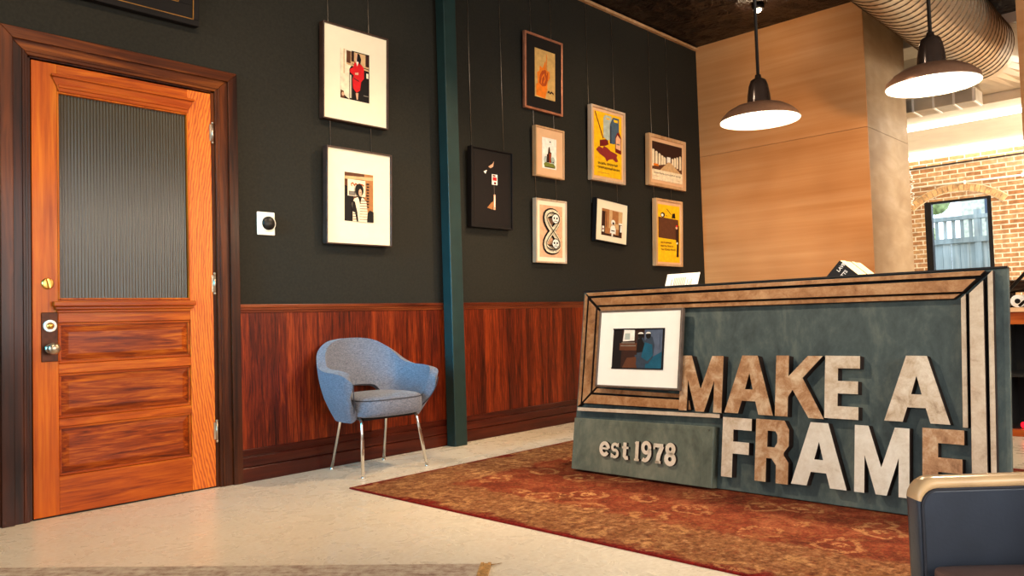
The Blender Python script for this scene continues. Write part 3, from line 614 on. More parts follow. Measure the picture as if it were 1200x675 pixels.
art4 = [bg('a_gold'), ('a_orange', [(.06, .03), (.5, .0), (.62, .22), (.3, .34), (.06, .26)]), ('a_orange', [(.14, .3), (.10, .5), (.22, .55), (.24, .66), (.38, .62), (.52, .80), (.54, .6), (.72, .58), (.74, .46), (.62, .36), (.6, .24), (.3, .2)]),
        ('a_deep', [(.2, .3), (.24, .46), (.34, .56), (.5, .6), (.64, .54), (.62, .4), (.54, .27), (.36, .24)]), *[('a_orange', q) for q in stroke([(.3, .3), (.34, .42), (.44, .5), (.5, .4), (.42, .32)], .035)], *[('a_orange', q) for q in stroke([(.56, .5), (.57, .92)], .03)],
        *[('a_dkbrown', q) for q in stroke([(.62, .14), (.68, .17), (.74, .13), (.8, .17), (.9, .14)], .035)]]
picture('copper framed orange print in a wide black mat, topmost above the small castle print', 5.205, 2.779, .512, .672, .03, .020, 'copperframe', 'mat_black', (-.122, .152, .122, .552), art4)
art5 = [bg('a_white'), *[('a_pale', ell(.25+.5*k, .28, .14, .12)) for k in (0, 1)], ('a_olive', [(.1, .14), (.2, .2), (.8, .18), (.92, .1), (.9, .05), (.15, .06)]), ('a_dkbrown', rect(.15, .035, .9, .06)), ('a_dkbrown', [(.28, .2), (.32, .46), (.38, .48), (.44, .70), (.52, .72), (.56, .55), (.64, .54), (.62, .3), (.66, .2)]), ('a_deep', [(.5, .5), (.58, .52), (.58, .2), (.5, .2)]),
        ('a_black', [(.48, .88), (.56, .91), (.62, .87), (.55, .86)]), ('a_black', [(.68, .22), (.78, .26), (.8, .2)])]
picture('small pale framed print of a dark tower on green ground, below the copper framed print', 5.240, 2.192, .390, .444, .045, .014, 'oakframe', 'mat_tan', (-.10, .092, .080, .352), art5)
def fig8():
    L = [bg('a_peach')]
    outer = []
    for rad_w, mn in ((.44, 'a_black'), (.30, 'a_cream'), (.05, 'a_black')):
        for k in range(40):
            a0, a1 = 2*math.pi*k/40, 2*math.pi*(k+1)/40
            P = lambda a: (.5+.27*math.sin(2*a)*1.0, .5+.30*math.cos(a)*1.15) if False else (.5+.30*math.sin(2*a), .5+.36*math.cos(a))
            for q in stroke([P(a0), P(a1)], rad_w*.42): L.append((mn, q))
    for k in range(60):
        a = 2*math.pi*k/60; x, z = .5+.30*math.sin(2*a), .5+.36*math.cos(a)
        dx, dz = .6*math.cos(2*a), -.36*math.sin(a); Ln = math.hypot(dx, dz); nx, nz = -dz/Ln, dx/Ln; s_ = .045*(-1)**k
        L.append(('a_black', [(x+nx*s_-.012, z+nz*s_*.8), (x+nx*s_*.2, z+nz*s_*.2-.006), (x+nx*s_+.012, z+nz*s_*.8)]))
    for cz in (.74, .26):
        L += [('a_black', ell(.52, cz, .17, .10)), ('a_white', ell(.52, cz, .145, .085)), ('a_black', ell(.46, cz+.01, .035, .022)), ('a_black', ell(.58, cz+.01, .035, .022)), ('a_black', rect(.44, cz-.052, .6, cz-.042)), ('a_black', [(.5, cz-.03), (.54, cz-.03), (.52, cz-.008)])]
    return L
picture('narrow framed print of two skulls in a looping figure of eight', 5.222, 1.431, .415, .562, .045, .014, 'grayframe' if False else 'whiteframe', 'mat_white', (-.150, .155, .052, .508), fig8())
art7 = [bg('a_yellow'), *[('a_dkred', q) for q in stroke([(.04, .98), (.32, .60)], .030)], ('a_dkred', [(.20, .56), (.48, .60), (.52, .52), (.42, .49), (.20, .46)]),
        ('a_pale', [(.33, .62), (.33, .92), (.40, .97), (.62, .97), (.64, .88), (.56, .86), (.56, .60), (.48, .58)]), ('a_yellow', [(.42, .93), (.56, .93), (.56, .905), (.44, .905)]),
        ('a_blue', [(.56, .54), (.56, .84), (.62, .90), (.68, .96), (.90, .96), (.90, .58), (.70, .54)]), ('a_yellow', [(.70, .93), (.86, .93), (.86, .89), (.72, .89)]), ('a_slate', rect(.56, .54, .62, .82)),
        ('a_dkred', [(.76, .42), (.76, .66), (.84, .74), (.90, .74), (.98, .66), (.98, .40)]), ('a_peach', [(.78, .48), (.78, .64), (.84, .70), (.96, .64), (.96, .46)]), ('a_gray', [(.8, .56), (.92, .56), (.92, .54), (.8, .54)]),
        ('a_crim', [(.06, .40), (.16, .46), (.30, .44), (.34, .48), (.46, .46), (.58, .42), (.74, .40), (.84, .38), (.80, .34), (.86, .28), (.78, .26), (.66, .30), (.52, .28), (.44, .24), (.38, .30), (.20, .34)]),
        ('text', 'ЗАСЫПЬ  ПРОЛИТЫЙ', .12, .185, .72, .045, 'a_dkbrown', .02), ('text', 'ЭТИЛИРОВАННЫЙ БЕНЗИН', .08, .12, .84, .045, 'a_dkbrown', .02), ('a_ltbrown', rect(.08, .055, .55, .060))]
picture('yellow poster with shovel, canisters and red spill in a whitewashed frame', 6.105, 2.243, .548, .718, .05, .022, 'whiteframe', 'mat_tan', (-.222, .222, .048, .668), art7, cat='framed poster')
art8 = [bg('a_ltbrown'), ('a_tan', rect(.35, .3, 1, 1)), ('a_ltbrown', rect(.5, .5, .8, .98)), ('a_dkbrown', rect(0, 0, .16, .9)), ('a_dkbrown', rect(.16, 0, .9, .08)), ('a_dkbrown', rect(.84, .0, .97, .5)), ('a_white', rect(.82, .5, 1, .56)), ('a_white', rect(.9, .22, .98, .48)), ('a_white', rect(.02, .12, .12, .34)), ('a_dkred', rect(.04, .2, .1, .26)),
        ('a_white', [(.40, .12), (.42, .32), (.48, .42), (.62, .42), (.68, .3), (.68, .1), (.56, .12), (.54, .0), (.48, .0), (.48, .12)]), ('a_dkbrown', rect(.46, .2, .62, .24)), ('a_white', ell(.54, .54, .10, .10)), ('a_dkbrown', ell(.55, .50, .05, .055)), ('a_brown', rect(.2, .3, .22, .9))]
picture('small white matted photograph hanging crooked in a black frame, below the yellow shovel poster', 6.115, 1.652, .525, .412, .05, .010, 'mat_black', 'mat_white', (-.160, .172, .066, .322), art8, cat='framed photograph', roll=math.radians(3.6))
art9 = [bg('a_cream'), ('a_brown', rect(0, .26, 1, 1)), ('a_dkbrown', rect(0, .62, 1, 1)), ('a_olive' if False else 'a_dkbrown', rect(0, .7, 1, 1)),
        *[('a_cream', [(x, .34+(.5-abs(x-.5))*.25), (x, .78-(.5-abs(x-.5))*.42), (x+.03, .80-(.5-abs(x-.5))*.42), (x+.075, .78-(.5-abs(x-.5))*.44), (x+.075, .36+(.5-abs(x-.5))*.25)]) for x in (0, .1, .2, .29, .37)],
        *[('a_cream', [(x, .34+(.5-abs(x-.5))*.25), (x, .78-(.5-abs(x-.5))*.42), (x+.03, .80-(.5-abs(x-.5))*.42), (x+.07, .78-(.5-abs(x-.5))*.44), (x+.07, .36+(.5-abs(x-.5))*.25)]) for x in (.64, .72, .8, .9)],
        ('a_white', rect(.48, .5, .6, .66)), ('a_tan', [(.52, .52), (.6, .52), (.96, .27), (.24, .27)]), ('a_orange', rect(.04, .36, .2, .42)), ('a_cream', rect(0, 0, 1, .27)),
        ('text', 'ПРАВИЛЬНО СКЛАДИРУЙ КИПЫ', .04, .155, .9, .055, 'a_dkbrown', .02), ('a_tan', rect(.04, .09, .2, .10)), ('a_tan', rect(.8, .06, .94, .07))]
picture('square pale framed poster of a road running between rows of pale rolls', 7.160, 2.294, .720, .540, .05, .034, 'oakframe', 'mat_tan', (-.290, .292, .068, .468), art9, cat='framed poster')
art10 = [bg('a_yellow'), ('a_brown', [(.02, .42), (.94, .40), (.94, .76), (.02, .78)]), ('a_dkbrown', ell(.22, .82, .10, .045)), ('a_white', ell(.20, .815, .05, .025)), ('a_black', [(.62, .78), (.66, .86), (.78, .87), (.80, .78)]), *[('a_dkbrown', q) for q in stroke([(.4, .93), (.6, .84)], .015)], ('a_dkbrown', rect(.36, .80, .4, .82)),
         ('a_dkbrown', [(.82, .36), (.80, .6), (.84, .66), (.96, .66), (.96, .36), (.94, .10), (.84, .10), (.86, .34)]), ('a_skin', ell(.85, .62, .05, .03)), ('a_red', ell(.86, .65, .05, .018)), ('a_white', ell(.87, .345, .03, .02)),
         ('text', 'НЕСЯ ШИРОКО', .12, .325, .5, .032, 'a_dkbrown', .02), ('text', 'МЫСЛЬ ПРОСТА', .12, .265, .56, .032, 'a_dkbrown', .02), ('text', 'ТЫ ТОЖЕ УПАЛ', .12, .205, .66, .032, 'a_dkbrown', .02)]
picture('tall yellow poster with a large brown block in a pale frame', 7.135, 1.456, .520, .705, .05, .024, 'oakframe', 'mat_tan', (-.212, .212, .042, .648), art10, cat='framed poster')
# large dark frame above the door, mostly above the picture's edge
e = empty('framed_picture', (1.35, WY-.012, 2.745), Matrix.Rotation(TILT, 3, 'X'), label='large dark frame with thin gold lines on the wall above the wooden door', cat='framed picture')
b = B(); w_, h_, o_ = 1.42, 1.0, .71
for a, bb, y0 in ((0, .035, -.05), (.035, .12, -.042), (.12, .15, -.034)):
    for p, q in (((a-o_, a), (o_-a, bb)), ((a-o_, h_-bb), (o_-a, h_-a)), ((a-o_, bb), (bb-o_, h_-bb)), ((o_-bb, bb), (o_-a, h_-bb))): b.box(p[0], q[0], y0, 0, p[1], q[1])
b.build('frame', 'walnutframe' if False else 'mat_black', e, local=True, bevel=.003)
b = B()
for a, y0 in ((.033, -.0515), (.118, -.0445)):
    for p, q in (((a-o_, a), (o_-a, a+.005)), ((a-o_, h_-a-.005), (o_-a, h_-a)), ((a-o_, a), (a+.005-o_, h_-a)), ((o_-a-.005, a), (o_-a, h_-a))): b.box(p[0], q[0], y0, y0+.006, p[1], q[1])
b.build('gold_line', 'gold', e, local=True)
b = B(); b.box(-o_+.15, o_-.15, -.02, -.002, .15, h_-.15); b.build('canvas', 'a_dkbrown', e, local=True)
# hanging wires, one pair for each column of pictures
for xs, zb, lab in (((2.993, 3.333), 2.12, 'pair of thin steel wires holding the two photographs beside the door'), ((4.325, 4.698), 2.33, 'pair of thin steel wires holding the black box framed picture'), ((5.09, 5.365), 1.96, 'pair of thin steel wires holding the copper framed print and the two below it'),
                    ((5.89, 6.303), 2.03, 'pair of thin steel wires holding the yellow shovel poster and the crooked photograph'), ((6.958, 7.295), 2.13, 'pair of thin steel wires at the far right of the picture wall by the plywood')):
    e = empty('hanging_wire_pair', ((xs[0]+xs[1])/2, WY-.008, zb), label=lab, cat='picture wire', group='picture hanging wires')
    for x in xs: b = B(); b.cyl((x, WY-.008, zb), (x, WY-.008, ZC-.03), .0024, seg=6); b.cyl((x, WY-.008, ZC-.045), (x, WY-.034, ZC-.03), .004, seg=8); b.build('wire', 'wire', e)

# ------------------------------------------------------------------ rugs
e = props(empty('area_rug', (3.908, 2.069, 0)), label='large worn red and tan oriental rug under the leaning sign', cat='rug')
b = B(); b.box(-1.29, 1.29, -1.74, 1.74, .001, .009); b.build('pile', 'rug', e, local=True, bevel=.002)
b = B()
for p, q in (((-1.302, -1.752), (1.302, -1.74)), ((-1.302, 1.74), (1.302, 1.752)), ((-1.302, -1.74), (-1.29, 1.74)), ((1.29, -1.74), (1.302, 1.74))): b.box(p[0], q[0], p[1], q[1], 0, .008)
b.build('edge_binding', 'rug_edge', e, local=True)
e1 = Vector((-.638, .770, 0)); c0 = Vector((2.136, 2.189, 0)); e2 = Vector((-.770, -.638, 0))
m3 = Matrix((e1, Vector((-e1.y, e1.x, 0)), Vector((0, 0, 1)))).transposed()
e = empty('faded_rug', c0, m3, label='pale faded rug with tan bound edge lying at the bottom left of the photo', cat='rug')
b = B(); b.box(.04, 2.3, .012, 1.5, .001, .009); b.build('pile', 'rug2', e, local=True)
b = B(); b.box(.028, .04, .0, 1.5, 0, .011).box(.0, .012, .0, 1.5, 0, .011).box(.012, .028, .0, 1.5, 0, .007); b.build('edge_binding', 'binding', e, local=True)
b = B()
for k in range(6): b.tube([(-.0, .01+.002*k, .006), (-.02-.004*k, -.002*k, .004), (-.035+.006*k, -.012+.004*k, .003)], .0012, 5)
b.build('fringe', 'binding', e, local=True)

# ------------------------------------------------------------------ upholstered armchair by the wall
CX, CY = 3.085, 4.215
ch = empty('armchair', (CX, CY, 0), rz=math.radians(-2), label='blue grey upholstered armchair with open back and chrome legs against the wood panelling', cat='armchair')
def cr(P, n):
    out = []
    for i in range(len(P)-1):
        p0, p1, p2, p3 = P[max(i-1, 0)], P[i], P[i+1], P[min(i+2, len(P)-1)]
        for k in range(n):
            t_ = k/n
            out.append(tuple(.5*((2*b_)+(-a+c)*t_+(2*a-5*b_+4*c-d_)*t_*t_+(-a+3*b_-3*c+d_)*t_**3) for a, b_, c, d_ in zip(p0, p1, p2, p3)))
    out.append(P[-1]); return out
# (x top, y top, x bottom, y bottom, z bottom, z top, outward roll)
half = [(.302, -.222, .240, -.118, .385, .575, .004), (.318, -.212, .243, -.112, .350, .630, .018), (.328, -.130, .246, -.090, .345, .652, .024), (.326, .000, .244, -.01, .345, .660, .022), (.312, .105, .226, .08, .355, .690, .012),
        (.268, .190, .188, .150, .430, .768, .006), (.185, .245, .140, .200, .515, .828, 0), (.09, .270, .075, .225, .530, .848, 0), (0, .276, 0, .230, .533, .852, 0)]
full = half + [(-p[0], p[1], -p[2], p[3], p[4], p[5], p[6]) for p in half[-2::-1]]
pts = cr(full, 4)
NV = 9
b = B(); grid = []
for p in pts:
    xt, yt, xb, yb, zb, zt, roll = p; col = []
    for k in range(NV):
        v = k/(NV-1); q = 1-(1-v)**1.55
        x = xb+(xt-xb)*q; y = yb+(yt-yb)*q; z = zb+(zt-zb)*v
        g = math.copysign(1, x) if abs(x) > 1e-6 else 0
        x += g*roll*max(0, (v-.7)/.3)**1.5
        # belly of the side panel
        x += g*.018*math.sin(math.pi*v)*min(1, abs(x)/.2)
        col.append(b.bm.verts.new((x, y, z)))
    grid.append(col)
for i in range(len(grid)-1):
    for k in range(NV-1):
        f = b.bm.faces.new((grid[i][k], grid[i+1][k], grid[i+1][k+1], grid[i][k+1])); f.smooth = True
edge_path = [tuple(g[0].co) for g in grid]
bmesh.ops.recalc_face_normals(b.bm, faces=b.bm.faces)
me = bpy.data.meshes.new('shell'); b.bm.to_mesh(me); b.bm.free(); me.materials.append(M['fabric'])
o = bpy.data.objects.new('backrest_shell', me); COL.objects.link(o); o.parent = ch
md = o.modifiers.new('thick', 'SOLIDIFY'); md.thickness = .056; md.offset = 0; md.use_even_offset = True
md = o.modifiers.new('round', 'BEVEL'); md.width = .018; md.segments = 3; md.limit_method = 'ANGLE'; md.angle_limit = .9
md = o.modifiers.new('sub', 'SUBSURF'); md.levels = 1; md.render_levels = 1
shell = o
# seat cushion, D-shaped and crowned
b = B(); N = 56; ring = []
def seat_r(a, s_=1.0, e=3.2):
    c, s2 = math.cos(a), math.sin(a); x = math.copysign(abs(c)**(2/e), c)*.232; y = math.copysign(abs(s2)**(2/e), s2)*(.225 if s2 > 0 else .245)
    wdt = 1+.15*max(0, min(1, -y/.2))
    return x*s_*wdt, y*s_-.03
prof = [(.88, .362), (.965, .372), (1.0, .395), (1.0, .455), (.975, .474), (.9, .486), (.7, .497), (.4, .503)]
for s_, z in prof: ring.append([b.bm.verts.new((*seat_r(2*math.pi*k/N, s_), z)) for k in range(N)])
b.bm.faces.new(ring[0][::-1])
for A_, B_ in zip(ring, ring[1:]):
    for k in range(N): f = b.bm.faces.new((A_[k], A_[(k+1) % N], B_[(k+1) % N], B_[k])); f.smooth = True
b.bm.faces.new(ring[-1])
seat = b.build('seat', 'fabric', ch, local=True)
b = B(); b.tube([(*seat_r(2*math.pi*k/N, .992), .468) for k in range(N)], .0035, 6, closed=True); b.build('piping', 'piping', seat, local=True)
for sgn in (1, -1):
    b = B(); P = [(sgn*(abs(p[0])+.0), p[1]-.026, p[2]) for p in [(.262, -.135, .39), (.292, -.188, .45), (.318, -.222, .52), (.328, -.236, .58)]]
    b.tube(cr(P, 4), .0035, 6); b.build('edge_piping', 'piping', shell, local=True)
# chrome legs: two bent side frames
def bend(P, r=.035, n=6):
    P = [Vector(p) for p in P]; out = [P[0]]
    for a, c, d_ in zip(P, P[1:], P[2:]):
        u_, v_ = (a-c).normalized(), (d_-c).normalized(); s0, s1 = c+u_*r, c+v_*r
        for k in range(n+1): t_ = k/n; out.append(s0*(1-t_)**2+c*2*t_*(1-t_)+s1*t_*t_)
    out.append(P[-1]); return out
for sgn in (-1, 1):
    f_f = (sgn*.247+.0, -.222, .012); f_r = (sgn*.205, .205, .012)
    b = B(); b.tube(bend([f_f, (sgn*.212, -.165, .350), (sgn*.178, .125, .350), f_r]), .0105, 12); lg = b.build('leg_frame', 'chrome', ch, local=True)
    for p in (f_f, f_r): b = B(); b.lathe([(0, -.012), (.013, -.012), (.013, -.006), (.009, .003), (0, .004)], p, seg=16); b.build('foot_glide', 'chrome', lg, local=True)
for y_ in (-.16, .09): b = B(); b.box(-.19, .19, y_, y_+.03, .338, .356); b.build('seat_support', 'black', ch, local=True)

# ------------------------------------------------------------------ the leaning sign
tl = math.atan2(.175, 1.09); s_, c_ = math.sin(tl), math.cos(tl)
SB = Matrix(((0, c_, s_), (-1, 0, 0), (0, -s_, c_)))       # columns: along -Y, into the board, up the slope
sg = empty('sign_board', (3.765, 3.112, .014), SB, label='large leaning teal sign board with raised frame strips and the words MAKE A FRAME', cat='sign')
# in the sign's frame: x = distance from the left end, z = up the slope, front is -y
WD = 2.342
def U(Y): return 3.112-Y
CL = (Matrix.Translation((3.765, 3.112, .014)) @ SB.to_4x4()).inverted() @ Vector((0, 0, .95))
def par(p, d):
    """outlines were measured against the board's own plane; this is the same outline on a face d in front of it"""
    k_ = d/abs(CL.y); return (p[0]+(CL.x-p[0])*k_, p[1]+(CL.z-p[1])*k_)
b = B(); b.box(0, WD, .0, .028, 0, 1.104); b.build('backboard', 'teal', sg, local=True, bevel=.003)
b = B(); b.box(-.002, WD, -.012, .03, 1.104, 1.112); b.build('top_edge', 'black', sg, local=True)
D1, D2, D3 = -.038, -.050, -.034
UL, UR = .010, U(.828); ZB = .400
# left and right outer limits follow the photo; widths differ a little
def strip(pts, dep, mt, nm='frame_strip'): b = B(); pts = [par(p, -dep) for p in pts]; b.prism(pts, dep, 0, 0, 1); return b.build(nm, [mt, 'strip_side'], sg, local=True, bevel=.002)
ZT = 1.100
b = B()
for pts_ in ([(UL, ZT-.002), (UR-.012, ZT-.002), (UR-.150, ZT-.118), (UL+.130, ZT-.114)], [(UL, ZT-.010), (UL+.128, ZT-.12), (UL+.128, ZB+.10), (UL, ZB-.018)], [(UL+.004, ZB-.002), (.80, ZB-.002), (.745, ZB+.085), (UL+.12, ZB+.085)],
             [(U(.950), ZT-.115), (UR-.004, ZT-.002), (UR-.006, .02), (U(.914), .02), (U(.914), .41), (U(.950), .41)]): b.prism([par(p, .03) for p in pts_], -.005, -.0004)
b.build('gap_shade_backing', 'dark', sg, local=True)  # black layer paints in the shade of the gaps between strips
# top: outer, main, inner
strip([(UL+.004, ZT), (UR-.030, ZT), (UR-.050, ZT-.022), (UL+.028, ZT-.022)], D1, 'strip_tan')
strip([(UL+.044, ZT-.036), (UR-.066, ZT-.036), (UR-.120, ZT-.092), (UL+.098, ZT-.084)], D2, 'strip_tan')
strip([(UL+.110, ZT-.094), (UR-.128, ZT-.100), (UR-.155, ZT-.122), (UL+.136, ZT-.118)], D3, 'strip_tan')
# left: outer, main, inner
ZB = .400
strip([(UL-.004, ZT-.006), (UL+.020, ZT-.026), (UL+.020, ZB-.004), (UL-.004, ZB-.022)], D1, 'strip_tan')
strip([(UL+.032, ZT-.048), (UL+.092, ZT-.100), (UL+.092, ZB+.070), (UL+.030, ZB+.008)], D2, 'strip_tan')
strip([(UL+.104, ZT-.108), (UL+.132, ZT-.132), (UL+.132, ZB+.105), (UL+.104, ZB+.078)], D3, 'strip_tan')
# bottom: inner, main up to the M, long thin sill
strip([(UL+.112, ZB+.070), (UL+.140, ZB+.098), (.742, ZB+.088), (.742, ZB+.066)], D3, 'strip_tan')
strip([(UL+.038, ZB+.002), (UL+.098, ZB+.058), (.742, ZB+.056), (.742, ZB+.004)], D2, 'strip_tan')
strip([(.744, ZB+.004), (.744, ZB+.056), (.80, ZB+.056), (.812, ZB+.004)], D3, 'strip_tan')
strip([(UL-.004, .352), (UL-.004, .374), (U(2.122), .392), (U(2.122), .370)], D1, 'strip_pale')
# right: inner (short), main, outer
strip([(U(.955), ZT-.122), (U(.934), ZT-.100), (U(.930), .405), (U(.952), .405)], D3, 'strip_pale')
strip([(U(.922), ZT-.100), (U(.866), ZT-.044), (U(.857), .02), (U(.918), .02)], D2, 'strip_pale')
strip([(U(.849), ZT-.022), (U(.828), ZT), (U(.824), .02), (U(.846), .02)], D1, 'strip_pale')
# shadow-gap backing between strips
# lower left plate with its rim and rivets
b = B(); PX0, PX1 = -.012, U(2.155)
b.prism([(par((PX0, 0), .062)[0], 0), (par((PX1, 0), .062)[0], 0), par((PX1, .322), .062), par((PX0, .308), .062)], -.062, -.0005, 0, 0)
pl = b.build('lower_plate', 'plate', sg, local=True, bevel=.004)
b = B(); rim = [(.03, .282), (.84, .293), (.865, .283), (.885, .255), (.885, .03)]
for q in stroke(rim, .006)+stroke([(.03, .03), (.03, .282)], .006): b.prism([par(p, .062) for p in q], -.064, -.0615)
for p in ((-.002, .10), (.045, .295), (.93, .30)): b.lathe([(0, 0), (.005, 0), (.003, .003), (0, .0035)], (par(p, .062)[0], -.062, par(p, .062)[1]), (0, -1, 0), 10)
b.build('plate_beading', 'plate', pl, local=True)
# big block letters, as 2d outlines (0..1) with their box: (x0, x1, z0, z1) in sign coordinates
LET = {
 'M': [[(0, 0), (.19, 0), (.19, .56), (.40, 0), (.60, 0), (.81, .56), (.81, 0), (1, 0), (1, 1), (.74, 1), (.50, .40), (.26, 1), (0, 1)]],
 'A': [[(0, 0), (.29, 0), (.36, .22), (.64, .22), (.71, 0), (1, 0), (.66, 1), (.34, 1)], [(.42, .42), (.58, .42), (.50, .70)]],
 'K': [[(0, 0), (.27, 0), (.27, .32), (.36, .44), (.70, 0), (1, 0), (.56, .64), (.96, 1), (.66, 1), (.27, .66), (.27, 1), (0, 1)]],
 'E': [[(0, 0), (.97, 0), (.97, .20), (.38, .20), (.38, .40), (.95, .40), (.95, .60), (.38, .60), (.38, .80), (1, .80), (1, 1), (0, 1)]],
 'F': [[(0, 0), (.38, 0), (.38, .40), (.93, .40), (.93, .60), (.38, .60), (.38, .80), (1, .80), (1, 1), (0, 1)]],
 'R': [[(0, 0), (.34, 0), (.34, .38), (.50, .38), (.64, .28), (.64, 0), (1, 0), (1, .34), (.86, .45), (.86, .49), (1, .60), (1, .86), (.86, 1), (0, 1)], [(.36, .56), (.58, .56), (.66, .64), (.66, .76), (.60, .82), (.36, .82)]],
}
def letter(ch, x0, x1, z0, z1, mt, skew=0):
    """outline with an optional counter, built as a solid of its own by bridging the counter in"""
    outs = LET[ch]; b = B(); y0, y1 = -.052, -.0002
    T = lambda p: par((x0+(x1-x0)*p[0], z0+(z1-z0)*p[1]+skew*p[0]), .052)
    ol = [T(p) for p in outs[0]]
    if len(outs) == 1: b.prism(ol, y0, y1, 0, 1)
    else:
        bm = b.bm; hl = [T(p) for p in outs[1]]
        for y in (y0, y1):
            eo = []; 
            for loop in (ol, hl):
                vs = [bm.verts.new((p[0], y, p[1])) for p in loop]; eo += [bm.edges.new((vs[i], vs[(i+1) % len(vs)])) for i in range(len(vs))]
                if y == y0: loop_front = vs
                loop_store.append(vs)
            bmesh.ops.triangle_fill(bm, use_beauty=True, edges=eo)
        (fo, fh, bo, bh) = loop_store[-4:]
        for a, c in ((fo, bo), (fh, bh)):
            for i in range(len(a)):
                j = (i+1) % len(a); f = bm.faces.new((a[i], a[j], c[j], c[i])); f.material_index = 1
    return b.build('sign_letter', [mt, 'strip_side'], sg, local=True)
loop_store = []
zt0, zt1 = .402, .710; zb0, zb1 = .070, .381
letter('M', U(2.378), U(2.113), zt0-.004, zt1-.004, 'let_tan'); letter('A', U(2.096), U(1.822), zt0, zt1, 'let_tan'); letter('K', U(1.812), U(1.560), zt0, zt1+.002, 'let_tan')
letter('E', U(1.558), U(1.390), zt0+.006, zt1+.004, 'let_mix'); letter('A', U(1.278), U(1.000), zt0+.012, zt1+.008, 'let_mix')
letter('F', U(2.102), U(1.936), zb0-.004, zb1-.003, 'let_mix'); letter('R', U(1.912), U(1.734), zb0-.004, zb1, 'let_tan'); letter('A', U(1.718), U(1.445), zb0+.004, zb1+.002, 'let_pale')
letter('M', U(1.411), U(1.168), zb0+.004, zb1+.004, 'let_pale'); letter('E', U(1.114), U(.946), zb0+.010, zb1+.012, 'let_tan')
# small slab-serif lettering on the plate
def arc(cx, cz, rx, rz, a0, a1, n=16): return [(cx+rx*math.cos(math.radians(a0+(a1-a0)*k/n)), cz+rz*math.sin(math.radians(a0+(a1-a0)*k/n))) for k in range(n+1)]
GL = {'e': [(arc(.5, .36, .36, .30, 5, 325), .20), ([(.2, .38), (.86, .38)], .10)],
      's': [(arc(.5, .50, .28, .16, 20, 250, 10)+arc(.5, .20, .30, .17, 80, -160, 12), .17), ([(.82, .72), (.82, .52)], .09), ([(.16, .20), (.16, -.02)], .09)],
      't': [([(.45, .92), (.45, .14), (.60, .06), (.84, .10)], .24), ([(.15, .64), (.85, .64)], .13)],
      '1': [([(.5, 1), (.5, 0)], .28), ([(.2, .06), (.8, .06)], .14), ([(.22, .90), (.5, .94)], .13)],
      '9': [(arc(.5, .68, .30, .24, 0, 360), .20), (arc(.42, .45, .40, .38, 30, -120, 12), .20), ],
      '7': [([(.12, .88), (.92, .88)], .20), ([(.84, .86), (.56, .40), (.48, .0)], .24), ([(.15, .96), (.15, .68)], .10), ([(.28, .05), (.76, .05)], .13)],
      '8': [(arc(.5, .74, .25, .20, 0, 360), .20), (arc(.5, .26, .30, .22, 0, 360), .22)]}
def smallletter(ch, x0, w, z0, h):
    b = B()
    for pth, wd in GL[ch]:
        P = [par((x0+w*p[0], z0+h*p[1]), .082) for p in pth]; closed = (P[0][0]-P[-1][0])**2+(P[0][1]-P[-1][1])**2 < 1e-9
        n = len(P); L_, R_ = [], []
        for i, p in enumerate(P):
            a = P[i-1] if i > 0 else (P[-2] if closed else P[0]); c = P[i+1] if i < n-1 else (P[1] if closed else P[-1])
            dx, dz = c[0]-a[0], c[1]-a[1]; q = math.hypot(dx, dz); nx, nz = -dz/q, dx/q; t_ = wd*w*.5*1.42
            L_.append((p[0]+nx*t_, p[1]+nz*t_)); R_.append((p[0]-nx*t_, p[1]-nz*t_))
        y0, y1 = -.082, -.0615
        vs = [[b.bm.verts.new((q[0], y, q[1])) for q in S_] for S_ in (L_, R_) for y in (y0, y1)]   # Lf Lb Rf Rb
        for i in range(n-1):
            for A_, C_, mi in ((vs[0], vs[2], 0), (vs[1], vs[3], 0), (vs[0], vs[1], 1), (vs[2], vs[3], 1)):
                f = b.bm.faces.new((A_[i], A_[i+1], C_[i+1], C_[i])); f.material_index = mi
        if not closed:
            for i in (0, -1): f = b.bm.faces.new((vs[0][i], vs[1][i], vs[3][i], vs[2][i])); f.material_index = 1
    return b.build('small_letter', ['est', 'strip_side'], pl, local=True)
for ch_, x0, w_, z0, h_ in (('e', .196, .078, .098, .112), ('s', .276, .070, .094, .120), ('t', .352, .066, .092, .104), ('1', .440, .056, .090, .112), ('9', .492, .078, .092, .116), ('7', .574, .076, .092, .112), ('8', .650, .084, .092, .116)):
    smallletter(ch_, x0, w_, z0, h_)
# framed photograph mounted on the sign
SBp = Matrix.Translation((3.765, 3.112, .014)) @ SB.to_4x4()
pq = par((U(2.671), .506), .07); pc = SBp @ Vector((pq[0], -.054, pq[1])); 
pf = empty('framed_photograph', pc, SB, label='square dark framed photograph with white mat hung on the upper left of the sign', cat='framed photograph')
w_, h_ = .585, .466; dp = .032
b = B(); fw = .013; o0 = [(-w_/2, 0), (w_/2, 0), (w_/2, h_), (-w_/2, h_)]; i0 = [(-w_/2+fw, fw), (w_/2-fw, fw), (w_/2-fw, h_-fw), (-w_/2+fw, h_-fw)]
for k in range(4): j = (k+1) % 4; b.prism([o0[k], o0[j], i0[j], i0[k]], -dp, 0)
b.build('frame', 'grayframe', pf, local=True, bevel=.004)
b = B(); b.box(-w_/2+.01, w_/2-.01, -.024, -.001, .01, h_-.01); b.build('mat_board', 'mat_bright', pf, local=True)
